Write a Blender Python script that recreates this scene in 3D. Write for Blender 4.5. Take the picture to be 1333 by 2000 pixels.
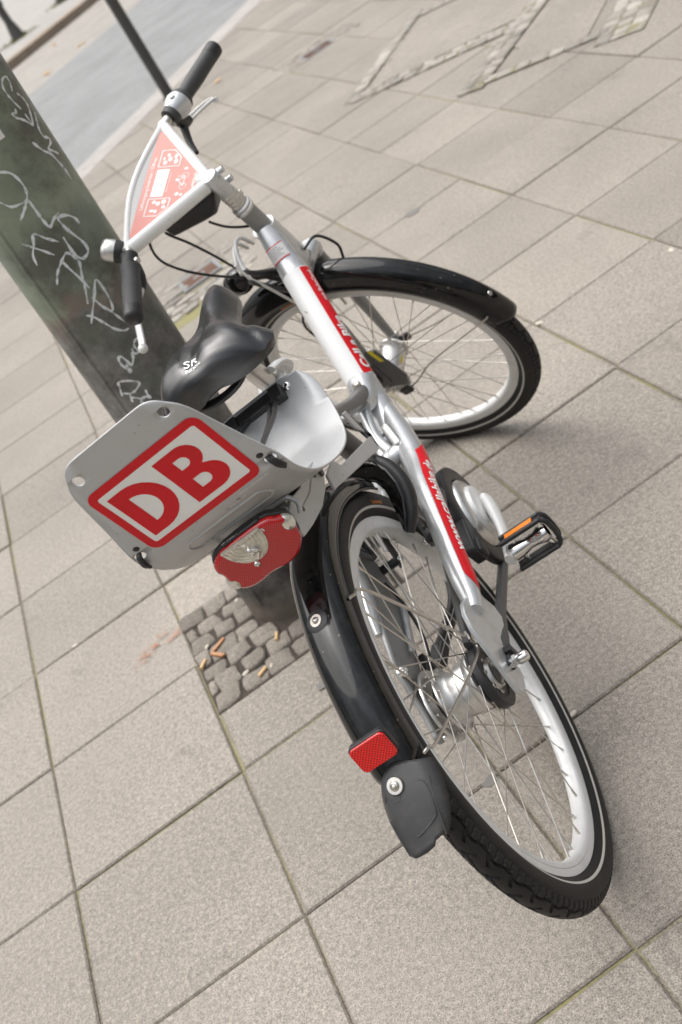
import bpy, bmesh, math, random
import numpy as np
from mathutils import Vector, Matrix

for o in list(bpy.data.objects):
    bpy.data.objects.remove(o, do_unlink=True)
SC = bpy.context.scene
COL = SC.collection
R_ = math.radians
random.seed(7)
rng = np.random.default_rng(7)

# ---------------------------------------------------------------- camera
CAM = (1.146217, -2.517965, 1.400067)
CR = ((0.814922, -0.338278, -0.470606), (-0.57703, -0.397612, -0.713401), (0.054209, 0.85292, -0.519219))
cd = bpy.data.cameras.new('Camera')
cam = bpy.data.objects.new('Camera', cd)
COL.objects.link(cam)
mw = Matrix(((CR[0][0], -CR[1][0], -CR[2][0], CAM[0]),
             (CR[0][1], -CR[1][1], -CR[2][1], CAM[1]),
             (CR[0][2], -CR[1][2], -CR[2][2], CAM[2]),
             (0, 0, 0, 1)))
cam.matrix_world = mw
cd.sensor_fit = 'VERTICAL'
cd.sensor_height = 36.0
cd.sensor_width = 24.0
cd.lens = 2122.18 * 36.0 / 2000.0
cd.clip_start = 0.05
cd.clip_end = 600.0
cd.dof.use_dof = True
cd.dof.focus_distance = 1.36
cd.dof.aperture_fstop = 6.3
SC.camera = cam

# ---------------------------------------------------------------- world, sun, exposure
SUN_EL, SUN_AZ = R_(67), R_(124)      # azimuth: direction towards the sun, counted from +X to +Y
W = bpy.data.worlds.new('World')
SC.world = W
W.use_nodes = True
wn = W.node_tree.nodes
wl = W.node_tree.links
bg = wn['Background']
sky = wn.new('ShaderNodeTexSky')
sky.sky_type = 'NISHITA'
sky.sun_disc = False
sky.sun_elevation = SUN_EL
sky.sun_rotation = R_(90) - SUN_AZ
sky.dust_density = 4.0
sky.air_density = 1.6
sky.ozone_density = 1.0
hs = wn.new('ShaderNodeHueSaturation')
hs.inputs['Saturation'].default_value = 0.22
wl.new(sky.outputs[0], hs.inputs['Color'])
# overcast: the cloud cover is brighter overhead than at the horizon, and uneven
tcw = wn.new('ShaderNodeTexCoord'); sxw = wn.new('ShaderNodeSeparateXYZ'); wl.new(tcw.outputs['Generated'], sxw.inputs[0])
rw = wn.new('ShaderNodeValToRGB'); wl.new(sxw.outputs['Z'], rw.inputs['Fac'])
for _p, _v in ((0.0, 0.22), (0.35, 0.28), (0.62, 0.80), (1.0, 1.30)):
    e_ = rw.color_ramp.elements.new(_p) if _p not in (0.0, 1.0) else rw.color_ramp.elements[0 if _p == 0 else -1]
    e_.color = (_v, _v, _v, 1)
nw = wn.new('ShaderNodeTexNoise'); nw.inputs['Scale'].default_value = 2.2; nw.inputs['Detail'].default_value = 5; wl.new(tcw.outputs['Generated'], nw.inputs['Vector'])
mrw = wn.new('ShaderNodeMapRange'); wl.new(nw.outputs['Fac'], mrw.inputs['Value'])
for _k, _v in zip(('From Min', 'From Max', 'To Min', 'To Max'), (0.35, 0.65, 0.65, 1.25)): mrw.inputs[_k].default_value = _v
m1 = wn.new('ShaderNodeMix'); m1.data_type = 'RGBA'; m1.blend_type = 'MULTIPLY'; m1.inputs['Factor'].default_value = 1
m2w = wn.new('ShaderNodeMix'); m2w.data_type = 'RGBA'; m2w.blend_type = 'MULTIPLY'; m2w.inputs['Factor'].default_value = 1
wl.new(hs.outputs[0], m1.inputs['A']); wl.new(rw.outputs['Color'], m1.inputs['B'])
wl.new(m1.outputs['Result'], m2w.inputs['A']); wl.new(mrw.outputs['Result'], m2w.inputs['B'])
wl.new(m2w.outputs['Result'], bg.inputs['Color'])
bg.inputs['Strength'].default_value = 0.15
sl = bpy.data.lights.new('Sun', 'SUN')
sl.energy = 1.15
sl.angle = R_(84)
sl.color = (1.0, 0.95, 0.88)
so = bpy.data.objects.new('Sun', sl)
COL.objects.link(so)
sd = Vector((math.cos(SUN_EL) * math.cos(SUN_AZ), math.cos(SUN_EL) * math.sin(SUN_AZ), math.sin(SUN_EL)))
so.rotation_euler = sd.to_track_quat('Z', 'Y').to_euler()
so.location = (0, 0, 6)
SC.view_settings.view_transform = 'Standard'
SC.view_settings.look = 'None'
SC.view_settings.gamma = 1.0
SC.view_settings.exposure = 0.84

# ---------------------------------------------------------------- materials
def mat(name, col, rough=0.5, metal=0.0, var=0.0, vscale=60.0, bump=0.0, bscale=300.0, spec=0.5, coat=0.0,
        dirt=None, dirt_amt=0.0, dscale=12.0, rvar=0.0, speck=None):
    m = bpy.data.materials.new(name)
    m.use_nodes = True
    n, l = m.node_tree.nodes, m.node_tree.links
    b = n['Principled BSDF']
    b.inputs['Base Color'].default_value = (*col, 1)
    b.inputs['Roughness'].default_value = rough
    b.inputs['Metallic'].default_value = metal
    b.inputs['Specular IOR Level'].default_value = spec
    if coat:
        b.inputs['Coat Weight'].default_value = coat
        b.inputs['Coat Roughness'].default_value = 0.06
    tc = n.new('ShaderNodeTexCoord')
    cur = None
    if var:
        nz = n.new('ShaderNodeTexNoise')
        nz.inputs['Scale'].default_value = vscale
        nz.inputs['Detail'].default_value = 4
        l.new(tc.outputs['Object'], nz.inputs['Vector'])
        mx = n.new('ShaderNodeMix'); mx.data_type = 'RGBA'
        mx.inputs['A'].default_value = (*[c * (1 - var) for c in col], 1)
        mx.inputs['B'].default_value = (*[min(1, c * (1 + var)) for c in col], 1)
        l.new(nz.outputs['Fac'], mx.inputs['Factor'])
        cur = mx.outputs['Result']
    if dirt is not None:
        nz = n.new('ShaderNodeTexNoise')
        nz.inputs['Scale'].default_value = dscale
        nz.inputs['Detail'].default_value = 8
        nz.inputs['Roughness'].default_value = 0.65
        l.new(tc.outputs['Object'], nz.inputs['Vector'])
        rp = n.new('ShaderNodeValToRGB')
        rp.color_ramp.elements[0].position = 0.5
        rp.color_ramp.elements[1].position = 0.72
        rp.color_ramp.elements[0].color = (0, 0, 0, 1)
        rp.color_ramp.elements[1].color = (dirt_amt, dirt_amt, dirt_amt, 1)
        l.new(nz.outputs['Fac'], rp.inputs['Fac'])
        mx = n.new('ShaderNodeMix'); mx.data_type = 'RGBA'
        mx.inputs['A'].default_value = (*col, 1)
        if cur: l.new(cur, mx.inputs['A'])
        mx.inputs['B'].default_value = (*dirt, 1)
        l.new(rp.outputs['Color'], mx.inputs['Factor'])
        cur = mx.outputs['Result']
        if rvar:
            ma = n.new('ShaderNodeMath'); ma.operation = 'MULTIPLY_ADD'
            l.new(nz.outputs['Fac'], ma.inputs[0]); ma.inputs[1].default_value = rvar; ma.inputs[2].default_value = rough - rvar * 0.45
            l.new(ma.outputs[0], b.inputs['Roughness'])
    if speck is not None:
        vs = n.new('ShaderNodeTexVoronoi'); vs.inputs['Scale'].default_value = 70; l.new(tc.outputs['Object'], vs.inputs['Vector'])
        ns_ = n.new('ShaderNodeTexNoise'); ns_.inputs['Scale'].default_value = 9; l.new(tc.outputs['Object'], ns_.inputs['Vector'])
        th = n.new('ShaderNodeMapRange'); l.new(ns_.outputs['Fac'], th.inputs['Value'])
        for k, v in zip(('From Min', 'From Max', 'To Min', 'To Max'), (0.4, 0.75, 0.0, 0.22)): th.inputs[k].default_value = v
        lt_ = n.new('ShaderNodeMath'); lt_.operation = 'LESS_THAN'; l.new(vs.outputs['Distance'], lt_.inputs[0]); l.new(th.outputs['Result'], lt_.inputs[1])
        mu = n.new('ShaderNodeMath'); mu.operation = 'MULTIPLY'; l.new(lt_.outputs[0], mu.inputs[0]); mu.inputs[1].default_value = 0.75
        mx = n.new('ShaderNodeMix'); mx.data_type = 'RGBA'; mx.inputs['A'].default_value = (*col, 1)
        if cur: l.new(cur, mx.inputs['A'])
        mx.inputs['B'].default_value = (*speck, 1); l.new(mu.outputs[0], mx.inputs['Factor']); cur = mx.outputs['Result']
    if cur: l.new(cur, b.inputs['Base Color'])
    if bump:
        nz = n.new('ShaderNodeTexNoise')
        nz.inputs['Scale'].default_value = bscale
        nz.inputs['Detail'].default_value = 3
        l.new(tc.outputs['Object'], nz.inputs['Vector'])
        bp = n.new('ShaderNodeBump')
        bp.inputs['Strength'].default_value = bump
        bp.inputs['Distance'].default_value = 0.001
        l.new(nz.outputs['Fac'], bp.inputs['Height'])
        l.new(bp.outputs['Normal'], b.inputs['Normal'])
    return m

GRIME = (0.16, 0.13, 0.10)
M = dict(
    white=mat('white paint', (0.86, 0.86, 0.85), 0.28, 0, 0.02, 30, dirt=(0.55, 0.52, 0.47), dirt_amt=0.15, dscale=30, rvar=0.2, coat=0.3),
    silver=mat('silver paint', (0.60, 0.61, 0.62), 0.30, 0.60, 0.05, 220, dirt=GRIME, dirt_amt=0.3, dscale=22, rvar=0.25, coat=0.2),
    midgrey=mat('mid grey paint', (0.12, 0.117, 0.114), 0.36, 0.2, 0.06, 150, dirt=GRIME, dirt_amt=0.3, dscale=25, rvar=0.2),
    greypaint=mat('grey paint', (0.27, 0.27, 0.265), 0.38, 0.25, 0.06, 200, dirt=GRIME, dirt_amt=0.35, dscale=28, rvar=0.2),
    darkgrey=mat('dark grey paint', (0.085, 0.085, 0.085), 0.42, 0.2, 0.06, 120, dirt=GRIME, dirt_amt=0.3, dscale=25, rvar=0.2),
    sheet=mat('silver sheet paint', (0.48, 0.485, 0.49), 0.36, 0.2, 0.04, 300, dirt=(0.25, 0.23, 0.2), dirt_amt=0.22, dscale=14, rvar=0.2, speck=(0.2, 0.18, 0.15)),
    alu=mat('polished aluminium', (0.66, 0.65, 0.63), 0.34, 0.9, 0.05, 80, dirt=GRIME, dirt_amt=0.35, dscale=35, rvar=0.25),
    rim=mat('anodised rim', (0.74, 0.74, 0.73), 0.42, 0.25, 0.04, 90, dirt=(0.3, 0.27, 0.24), dirt_amt=0.3, dscale=18, rvar=0.2),
    steel=mat('stainless steel', (0.60, 0.57, 0.53), 0.28, 1.0, 0.06, 80),
    chrome=mat('chrome', (0.80, 0.79, 0.77), 0.12, 1.0, 0.03, 60),
    rubber=mat('tyre rubber', (0.012, 0.0115, 0.011), 0.55, 0, 0.35, 90, bump=0.3, bscale=900, dirt=(0.045, 0.04, 0.034), dirt_amt=0.4, dscale=16, spec=0.35),
    stripe=mat('reflective stripe', (0.50, 0.48, 0.44), 0.55, 0, 0.1, 60),
    black=mat('black gloss plastic', (0.003, 0.003, 0.0033), 0.07, 0, 0, dirt=(0.05, 0.045, 0.04), dirt_amt=0.3, dscale=60, rvar=0.05, spec=0.45, coat=0.1, speck=(0.13, 0.11, 0.09)),
    bplast=mat('black plastic', (0.016, 0.016, 0.017), 0.42, 0, 0.2, 150, bump=0.2, bscale=700, dirt=(0.09, 0.08, 0.07), dirt_amt=0.25, dscale=40),
    flap=mat('flap rubber', (0.034, 0.034, 0.035), 0.5, 0, 0.2, 60, bump=0.2, bscale=500, dirt=(0.10, 0.085, 0.07), dirt_amt=0.3, dscale=30),
    vinyl=mat('saddle vinyl', (0.006, 0.006, 0.007), 0.24, 0, 0.15, 90, bump=0.2, bscale=1400, dirt=(0.05, 0.045, 0.042), dirt_amt=0.3, dscale=22, rvar=0.16, spec=0.9, speck=(0.13, 0.11, 0.09)),
    grip=mat('grip rubber', (0.045, 0.045, 0.046), 0.55, 0, 0.2, 90, bump=0.3, bscale=900),
    red=mat('red film', (0.66, 0.006, 0.014), 0.3, 0, 0.03, 50, spec=0.35, dirt=(0.45, 0.01, 0.015), dirt_amt=0.3, dscale=30),
    wfilm=mat('white film', (0.84, 0.84, 0.82), 0.30, 0, 0.02, 50, coat=0.2),
    pink=mat('faded red display', (0.60, 0.20, 0.165), 0.40, 0, 0.03, 60, coat=0.1),
    lcd=mat('display window', (0.86, 0.86, 0.85), 0.08, 0, 0, coat=0.8),
    dglass=mat('dark display glass', (0.10, 0.11, 0.12), 0.08, 0, 0, coat=0.8),
    amber=mat('amber reflector', (0.95, 0.24, 0.02), 0.25, 0, 0.15, 500, coat=0.5),
    tan=mat('brass plastic', (0.55, 0.36, 0.2), 0.4),
    yellow=mat('yellow sticker', (0.75, 0.62, 0.02), 0.4, 0, 0.1, 200),
    orange=mat('orange print', (0.62, 0.20, 0.03), 0.5, 0, 0.2, 300),
    paper=mat('label film', (0.72, 0.71, 0.70), 0.4),
    ink=mat('grey print', (0.22, 0.22, 0.22), 0.5),
)

def lens_mat(name, col, ex=(0, 1, 0), ey=(0.17, 0, -0.985), sc=430):
    m = mat(name, col, 0.14, 0, 0, coat=1.0, spec=0.3)
    n, l = m.node_tree.nodes, m.node_tree.links
    b = n['Principled BSDF']
    tc = n.new('ShaderNodeTexCoord')
    vo = n.new('ShaderNodeTexVoronoi')
    vo.voronoi_dimensions = '2D'
    vo.inputs['Scale'].default_value = sc
    vo.inputs['Randomness'].default_value = 0.0
    cx = n.new('ShaderNodeCombineXYZ')
    for k, e in enumerate((ex, ey)):
        a = 0.7854
        dn = n.new('ShaderNodeVectorMath'); dn.operation = 'DOT_PRODUCT'
        dn.inputs[1].default_value = [math.cos(a) * p + (1 if k == 0 else -1) * math.sin(a) * q for p, q in zip((ex, ey)[k], (ey, ex)[k])]
        l.new(tc.outputs['Object'], dn.inputs[0]); l.new(dn.outputs['Value'], cx.inputs[k])
    l.new(cx.outputs[0], vo.inputs['Vector'])
    bp = n.new('ShaderNodeBump'); bp.inputs['Strength'].default_value = 0.4; bp.inputs['Distance'].default_value = 0.0008
    l.new(vo.outputs['Distance'], bp.inputs['Height'])
    l.new(bp.outputs['Normal'], b.inputs['Normal'])
    mx = n.new('ShaderNodeMix'); mx.data_type = 'RGBA'
    mx.inputs['A'].default_value = (*[min(1, c * 2.0) for c in col], 1)
    mx.inputs['B'].default_value = (*[c * 0.30 for c in col], 1)
    rp = n.new('ShaderNodeMapRange'); rp.inputs['From Min'].default_value = 0.1; rp.inputs['From Max'].default_value = 0.7
    l.new(vo.outputs['Distance'], rp.inputs['Value'])
    l.new(rp.outputs['Result'], mx.inputs['Factor'])
    l.new(mx.outputs['Result'], b.inputs['Base Color'])
    return m
M['redlens'] = lens_mat('red lens', (0.40, 0.001, 0.003))
M['redlens2'] = lens_mat('red reflector lens', (0.48, 0.004, 0.005), (-0.05, 0.99, 0.0), (0.31, 0, 0.95), 330)
M['glass'] = bpy.data.materials.new('clear dome'); M['glass'].use_nodes = True
_g = M['glass'].node_tree.nodes['Principled BSDF']; _g.inputs['Transmission Weight'].default_value = 1.0; _g.inputs['Alpha'].default_value = 0.30; _g.inputs['Roughness'].default_value = 0.03; _g.inputs['IOR'].default_value = 1.18; _g.inputs['Base Color'].default_value = (0.96, 0.95, 0.90, 1)
M['clear'] = mat('clear lens', (0.66, 0.64, 0.57), 0.10, 0.6, 0.5, 90, coat=1.0, bump=0.9, bscale=160)

# ---------------------------------------------------------------- mesh helpers
def nrm(a):
    a = np.asarray(a, float)
    return a / (np.linalg.norm(a) + 1e-12)

def smooth_path(P, n=40):
    P = np.asarray(P, float)
    if len(P) < 3:
        t = np.linspace(0, 1, max(n, 2))[:, None]
        return P[0] * (1 - t) + P[-1] * t
    Q = np.vstack([2 * P[0] - P[1], P, 2 * P[-1] - P[-2]])
    seg = len(P) - 1
    out = []
    for u in np.linspace(0, seg, n):
        i = min(int(u), seg - 1); t = u - i
        a, b, c, d = Q[i], Q[i + 1], Q[i + 2], Q[i + 3]
        out.append(0.5 * ((2 * b) + (-a + c) * t + (2 * a - 5 * b + 4 * c - d) * t * t + (-a + 3 * b - 3 * c + d) * t ** 3))
    return np.array(out)

def resample(P, n):
    P = np.asarray(P, float); d = np.concatenate([[0], np.cumsum(np.linalg.norm(np.diff(P, axis=0), axis=1))])
    t = np.linspace(0, d[-1], n)
    return np.stack([np.interp(t, d, P[:, k]) for k in range(3)], 1)

def frames(P, up=(0, 0, 1)):
    P = np.asarray(P, float)
    T = np.gradient(P, axis=0)
    T /= np.linalg.norm(T, axis=1)[:, None] + 1e-12
    u0 = np.asarray(up, float)
    if abs(np.dot(nrm(u0), T[0])) > 0.98: u0 = np.array([1.0, 0.3, 0.0])
    N = []
    u = u0
    for t in T:
        w = u0 - t * np.dot(u0, t)
        if np.linalg.norm(w) < 0.05: w = u - t * np.dot(u, t)
        u = nrm(w)
        N.append(u)
    N = np.array(N)
    B = np.cross(T, N)
    return T, N, B

class MB:
    def __init__(s):
        s.v, s.f, s.m = [], [], []
    def add(s, V, F, m=0):
        k = len(s.v)
        s.v.extend([tuple(map(float, p)) for p in V])
        s.f.extend([tuple(int(i) + k for i in f) for f in F])
        if isinstance(m, (list, tuple)): s.m.extend(m)
        else: s.m.extend([m] * len(F))
        return s
    def tube(s, P, r, seg=14, m=0, caps=True, up=(0, 0, 1), rb=None, n=None, close=False):
        P = smooth_path(P, n) if n else np.asarray(P, float)
        T, N, B = frames(P, up)
        k = len(P)
        r = np.interp(np.linspace(0, 1, k), np.linspace(0, 1, len(r)), r) if hasattr(r, '__len__') else np.full(k, r)
        rb = r if rb is None else (np.interp(np.linspace(0, 1, k), np.linspace(0, 1, len(rb)), rb) if hasattr(rb, '__len__') else np.full(k, rb))
        a = np.linspace(0, 2 * np.pi, seg, endpoint=False)
        V = (P[:, None] + r[:, None, None] * np.cos(a)[None, :, None] * N[:, None] + rb[:, None, None] * np.sin(a)[None, :, None] * B[:, None]).reshape(-1, 3)
        F = []
        for i in range(k - 1):
            for j in range(seg):
                j2 = (j + 1) % seg
                F.append((i * seg + j, i * seg + j2, (i + 1) * seg + j2, (i + 1) * seg + j))
        if caps:
            F.append(tuple(range(seg))[::-1]); F.append(tuple((k - 1) * seg + j for j in range(seg)))
        return s.add(V, F, m)
    def lathe(s, prof, org=(0, 0, 0), axis=(0, 1, 0), seg=48, m=0, closed=False, a0=0, a1=360):
        ax = nrm(axis)
        e = nrm(np.cross(ax, (0, 0, 1) if abs(ax[2]) < 0.9 else (1, 0, 0)))
        g = np.cross(ax, e)
        full = abs(a1 - a0) >= 360
        na = seg if full else seg + 1
        an = np.radians(np.linspace(a0, a1, na, endpoint=not full))
        V = []
        for t in an:
            d = e * math.cos(t) + g * math.sin(t)
            for r, h in prof: V.append(np.asarray(org) + d * r + ax * h)
        k = len(prof); F = []; mm = []
        for i in range(na if full else na - 1):
            i2 = (i + 1) % na
            for j in range(k if closed else k - 1):
                j2 = (j + 1) % k
                F.append((i * k + j, i * k + j2, i2 * k + j2, i2 * k + j)); mm.append(m[j] if isinstance(m, (list, tuple)) else m)
        return s.add(V, F, mm)
    def prism(s, pts, org, ex, ey, ez, t, m=0):
        n = len(pts); o = np.asarray(org, float); ex, ey, ez = map(lambda q: np.asarray(q, float), (ex, ey, ez))
        V = [o + ex * a + ey * b for a, b in pts] + [o + ex * a + ey * b + ez * t for a, b in pts]
        F = [tuple(range(n))[::-1], tuple(range(n, 2 * n))] + [(i, (i + 1) % n, n + (i + 1) % n, n + i) for i in range(n)]
        return s.add(V, F, m)
    def box(s, c, size, ax=None, m=0):
        ax = np.eye(3) if ax is None else np.asarray(ax, float)
        h = np.asarray(size) / 2
        V = [np.asarray(c) + ax[0] * i * h[0] + ax[1] * j * h[1] + ax[2] * k * h[2] for i in (-1, 1) for j in (-1, 1) for k in (-1, 1)]
        F = [(0, 1, 3, 2), (4, 6, 7, 5), (0, 4, 5, 1), (2, 3, 7, 6), (0, 2, 6, 4), (1, 5, 7, 3)]
        return s.add(V, F, m)
    def ball(s, c, r, m=0, u=18, v=12, ax=None):
        r = np.broadcast_to(np.asarray(r, float), (3,)); ax = np.eye(3) if ax is None else np.asarray(ax, float)
        V = []; F = []
        for i in range(v + 1):
            p = math.pi * i / v
            for j in range(u):
                t = 2 * math.pi * j / u
                q = np.array([math.sin(p) * math.cos(t), math.sin(p) * math.sin(t), math.cos(p)]) * r
                V.append(np.asarray(c) + q @ ax)
        for i in range(v):
            for j in range(u):
                F.append((i * u + j, (i + 1) * u + j, (i + 1) * u + (j + 1) % u, i * u + (j + 1) % u))
        return s.add(V, F, m)
    def cyl(s, a, b, r, seg=16, m=0, r2=None):
        return s.tube([a, b], [r, r if r2 is None else r2], seg, m, up=(0.3, 0.2, 1))
    def screw(s, c, n, r=0.006, m=0):
        n = nrm(n)
        return s.lathe([(0.0001, 0.0032), (r * 0.35, 0.003), (r * 0.42, 0.0018), (r * 0.5, 0.0033), (r * 0.8, 0.0025), (r, 0.0008), (r, -0.002)], c, n, 18, m)

def emit(name, mb, mats, parent=None, xf=None, smooth=35, bevel=0, off=(0, 0, 0), sub=0, solid=None):
    me = bpy.data.meshes.new(name)
    V = np.array(mb.v, float).reshape(-1, 3)
    if xf is not None: V = xf(V)
    V = V + np.asarray(off)
    me.from_pydata([tuple(p) for p in V], [], mb.f)
    for k in (mats if isinstance(mats, (list, tuple)) else [mats]): me.materials.append(M[k] if isinstance(k, str) else k)
    me.polygons.foreach_set('material_index', mb.m)
    bm = bmesh.new(); bm.from_mesh(me)
    bmesh.ops.remove_doubles(bm, verts=bm.verts, dist=1e-6)
    bmesh.ops.recalc_face_normals(bm, faces=bm.faces)
    bm.to_mesh(me); bm.free()
    if smooth:
        me.polygons.foreach_set('use_smooth', [True] * len(me.polygons))
        me.set_sharp_from_angle(angle=R_(smooth))
    me.update()
    o = bpy.data.objects.new(name, me)
    COL.objects.link(o)
    if parent is not None: o.parent = parent
    if solid:
        md = o.modifiers.new('Solidify', 'SOLIDIFY'); md.thickness = solid; md.offset = 0
    if bevel:
        md = o.modifiers.new('Bevel', 'BEVEL'); md.width = bevel; md.segments = 2; md.limit_method = 'ANGLE'; md.angle_limit = R_(40)
        md.harden_normals = False
    if sub:
        md = o.modifiers.new('Subdivision', 'SUBSURF'); md.levels = sub; md.render_levels = sub
    return o

def tag(o, label=None, cat=None, group=None, kind=None):
    if label: o['label'] = label
    if cat: o['category'] = cat
    if group: o['group'] = group
    if kind: o['kind'] = kind
    return o

def fill2d(splines):
    """flat filled mesh (with holes) from closed outlines -> verts2d, faces"""
    cu = bpy.data.curves.new('tmp', 'CURVE'); cu.dimensions = '2D'; cu.fill_mode = 'BOTH'
    for sp in splines:
        s = cu.splines.new('POLY'); s.points.add(len(sp) - 1)
        for p, q in zip(s.points, sp): p.co = (q[0], q[1], 0, 1)
        s.use_cyclic_u = True
    return curve_mesh(cu)

def curve_mesh(cu):
    ob = bpy.data.objects.new('tmp', cu); COL.objects.link(ob)
    dg = bpy.context.evaluated_depsgraph_get(); dg.update()
    me = bpy.data.meshes.new_from_object(ob.evaluated_get(dg))
    bm = bmesh.new(); bm.from_mesh(me)
    bmesh.ops.remove_doubles(bm, verts=bm.verts, dist=1e-7)
    bpy.data.objects.remove(ob); bpy.data.meshes.remove(me)
    return bm

def text2d(txt, size, bold=0.0, shear=0.0, width=None):
    cu = bpy.data.curves.new('tmp', 'FONT'); cu.body = txt; cu.size = size; cu.offset = bold * size; cu.shear = shear
    cu.resolution_u = 3
    cu.align_x = 'CENTER'; cu.align_y = 'CENTER'
    bm = curve_mesh(cu)
    if width:
        xs = [v.co.x for v in bm.verts]; k = width / (max(xs) - min(xs)); c = (max(xs) + min(xs)) / 2
        for v in bm.verts: v.co.x = (v.co.x - c) * k
    return bm

def cut(bm, xs=(), ys=()):
    for vals, no, k in ((xs, (1, 0, 0), 0), (ys, (0, 1, 0), 1)):
        for x in vals:
            co = [0, 0, 0]; co[k] = x
            bmesh.ops.bisect_plane(bm, geom=bm.verts[:] + bm.edges[:] + bm.faces[:], plane_co=co, plane_no=no, dist=1e-7)
    return bm

def mapped(bm, fn, mb=None, m=0):
    bm.verts.index_update()
    V = [fn(v.co.x, v.co.y) for v in bm.verts]
    F = [tuple(v.index for v in f.verts) for f in bm.faces]
    bm.free()
    mb = mb or MB()
    mb.add(V, F, m)
    return mb

def rrect(x0, x1, y0, y1, r, n=6):
    P = []
    for cx, cy, a in ((x1 - r, y1 - r, 0), (x0 + r, y1 - r, 90), (x0 + r, y0 + r, 180), (x1 - r, y0 + r, 270)):
        for i in range(n + 1):
            t = R_(a + 90 * i / n); P.append((cx + r * math.cos(t), cy + r * math.sin(t)))
    return P

def circle2(cx, cy, r, n=20, ry=None):
    return [(cx + r * math.cos(2 * math.pi * i / n), cy + (ry or r) * math.sin(2 * math.pi * i / n)) for i in range(n)]

# ================================================================ SETTING
def ground_mat(name, col, speck=0.35, scale=320, big=0.12, rough=0.85, tint=True, moss=0.0, bump=0.5, stain=0.25):
    m = bpy.data.materials.new(name); m.use_nodes = True
    n, l = m.node_tree.nodes, m.node_tree.links
    b = n['Principled BSDF']; b.inputs['Roughness'].default_value = rough
    b.inputs['Specular IOR Level'].default_value = 0.55
    tc = n.new('ShaderNodeTexCoord')
    def noise(sc, det=4, ro=0.55):
        q = n.new('ShaderNodeTexNoise'); q.inputs['Scale'].default_value = sc; q.inputs['Detail'].default_value = det; q.inputs['Roughness'].default_value = ro
        l.new(tc.outputs['Object'], q.inputs['Vector']); return q.outputs['Fac']
    def mul(a, b_):
        q = n.new('ShaderNodeMath'); q.operation = 'MULTIPLY'
        l.new(a, q.inputs[0])
        if isinstance(b_, (int, float)): q.inputs[1].default_value = b_
        else: l.new(b_, q.inputs[1])
        return q.outputs[0]
    def rng_(a, f0, f1, t0, t1):
        q = n.new('ShaderNodeMapRange'); l.new(a, q.inputs['Value'])
        for k, v in zip(('From Min', 'From Max', 'To Min', 'To Max'), (f0, f1, t0, t1)): q.inputs[k].default_value = v
        return q.outputs['Result']
    fine = noise(scale * 1.15, 2, 0.7)
    v = rng_(fine, 0.30, 0.72, 1 - speck, 1 + speck)
    mid = noise(scale * 0.28, 3, 0.6)
    v = mul(v, rng_(mid, 0.3, 0.7, 1 - speck * 0.45, 1 + speck * 0.45))
    v = mul(v, rng_(noise(1.7, 6, 0.6), 0.3, 0.7, 1 - big, 1 + big))
    # dark pits
    vo = n.new('ShaderNodeTexVoronoi'); vo.inputs['Scale'].default_value = scale * 0.5
    l.new(tc.outputs['Object'], vo.inputs['Vector'])
    v = mul(v, rng_(vo.outputs['Distance'], 0.08, 0.34, 0.50, 1.03))
    if tint:
        at = n.new('ShaderNodeAttribute'); at.attribute_name = 'tint'
        v = mul(v, at.outputs['Fac'])
    # stains with a shape of their own
    st = noise(5.3, 7, 0.7)
    v = mul(v, rng_(st, 0.60, 0.74, 1.0, 1 - stain))
    mx = n.new('ShaderNodeMix'); mx.data_type = 'RGBA'; mx.blend_type = 'MULTIPLY'; mx.inputs['Factor'].default_value = 1
    mx.inputs['A'].default_value = (*col, 1)
    l.new(v, mx.inputs['B'])
    cur = mx.outputs['Result']
    if moss:
        ms = rng_(noise(3.4, 5, 0.6), 0.46, 0.62, 0, moss)
        mm = n.new('ShaderNodeMix'); mm.data_type = 'RGBA'
        l.new(ms, mm.inputs['Factor']); l.new(cur, mm.inputs['A']); mm.inputs['B'].default_value = (0.20, 0.185, 0.06, 1)
        cur = mm.outputs['Result']
    l.new(cur, b.inputs['Base Color'])
    bp = n.new('ShaderNodeBump'); bp.inputs['Strength'].default_value = bump; bp.inputs['Distance'].default_value = 0.0015
    l.new(fine, bp.inputs['Height']); l.new(bp.outputs['Normal'], b.inputs['Normal'])
    return m

M['slab'] = ground_mat('paving slab', (0.226, 0.199, 0.168), 0.58, 390, 0.13, rough=0.6, stain=0.30)
M['mbed'] = ground_mat('mosaic sand', (0.17, 0.15, 0.115), 0.4, 200, 0.2, moss=0.45, tint=False)
M['soil'] = ground_mat('dark soil', (0.035, 0.025, 0.018), 0.5, 200, 0.3, tint=False)
M['joint'] = ground_mat('joint sand', (0.19, 0.165, 0.13), 0.5, 200, 0.3, moss=0.8, tint=False)
M['cobble'] = ground_mat('cobblestone', (0.165, 0.145, 0.122), 0.38, 260, 0.15)
M['pale'] = ground_mat('pale mosaic stone', (0.265, 0.245, 0.215), 0.25, 220, 0.15)
M['asphalt'] = ground_mat('asphalt', (0.20, 0.202, 0.203), 0.3, 160, 0.16, tint=False, stain=0.1)
M['lane'] = ground_mat('parking lane', (0.27, 0.25, 0.225), 0.3, 120, 0.12, tint=False)
M['granite'] = ground_mat('kerb granite', (0.32, 0.30, 0.28), 0.25, 150, 0.1, tint=False)
M['farpave'] = ground_mat('far paving', (0.30, 0.285, 0.265), 0.25, 60, 0.12, tint=False)
M['tan_kerb'] = ground_mat('tan kerb', (0.27, 0.215, 0.165), 0.25, 100, 0.15, tint=False)
M['grass'] = ground_mat('grass tuft', (0.16, 0.17, 0.05), 0.4, 90, 0.3, tint=False)

S2 = 1 / math.sqrt(2)
def PQ(p, q, z=0.0):                      # street axes: p along the kerb, q across the street
    return np.array([(p - q) * S2, (p + q) * S2, z])

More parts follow.
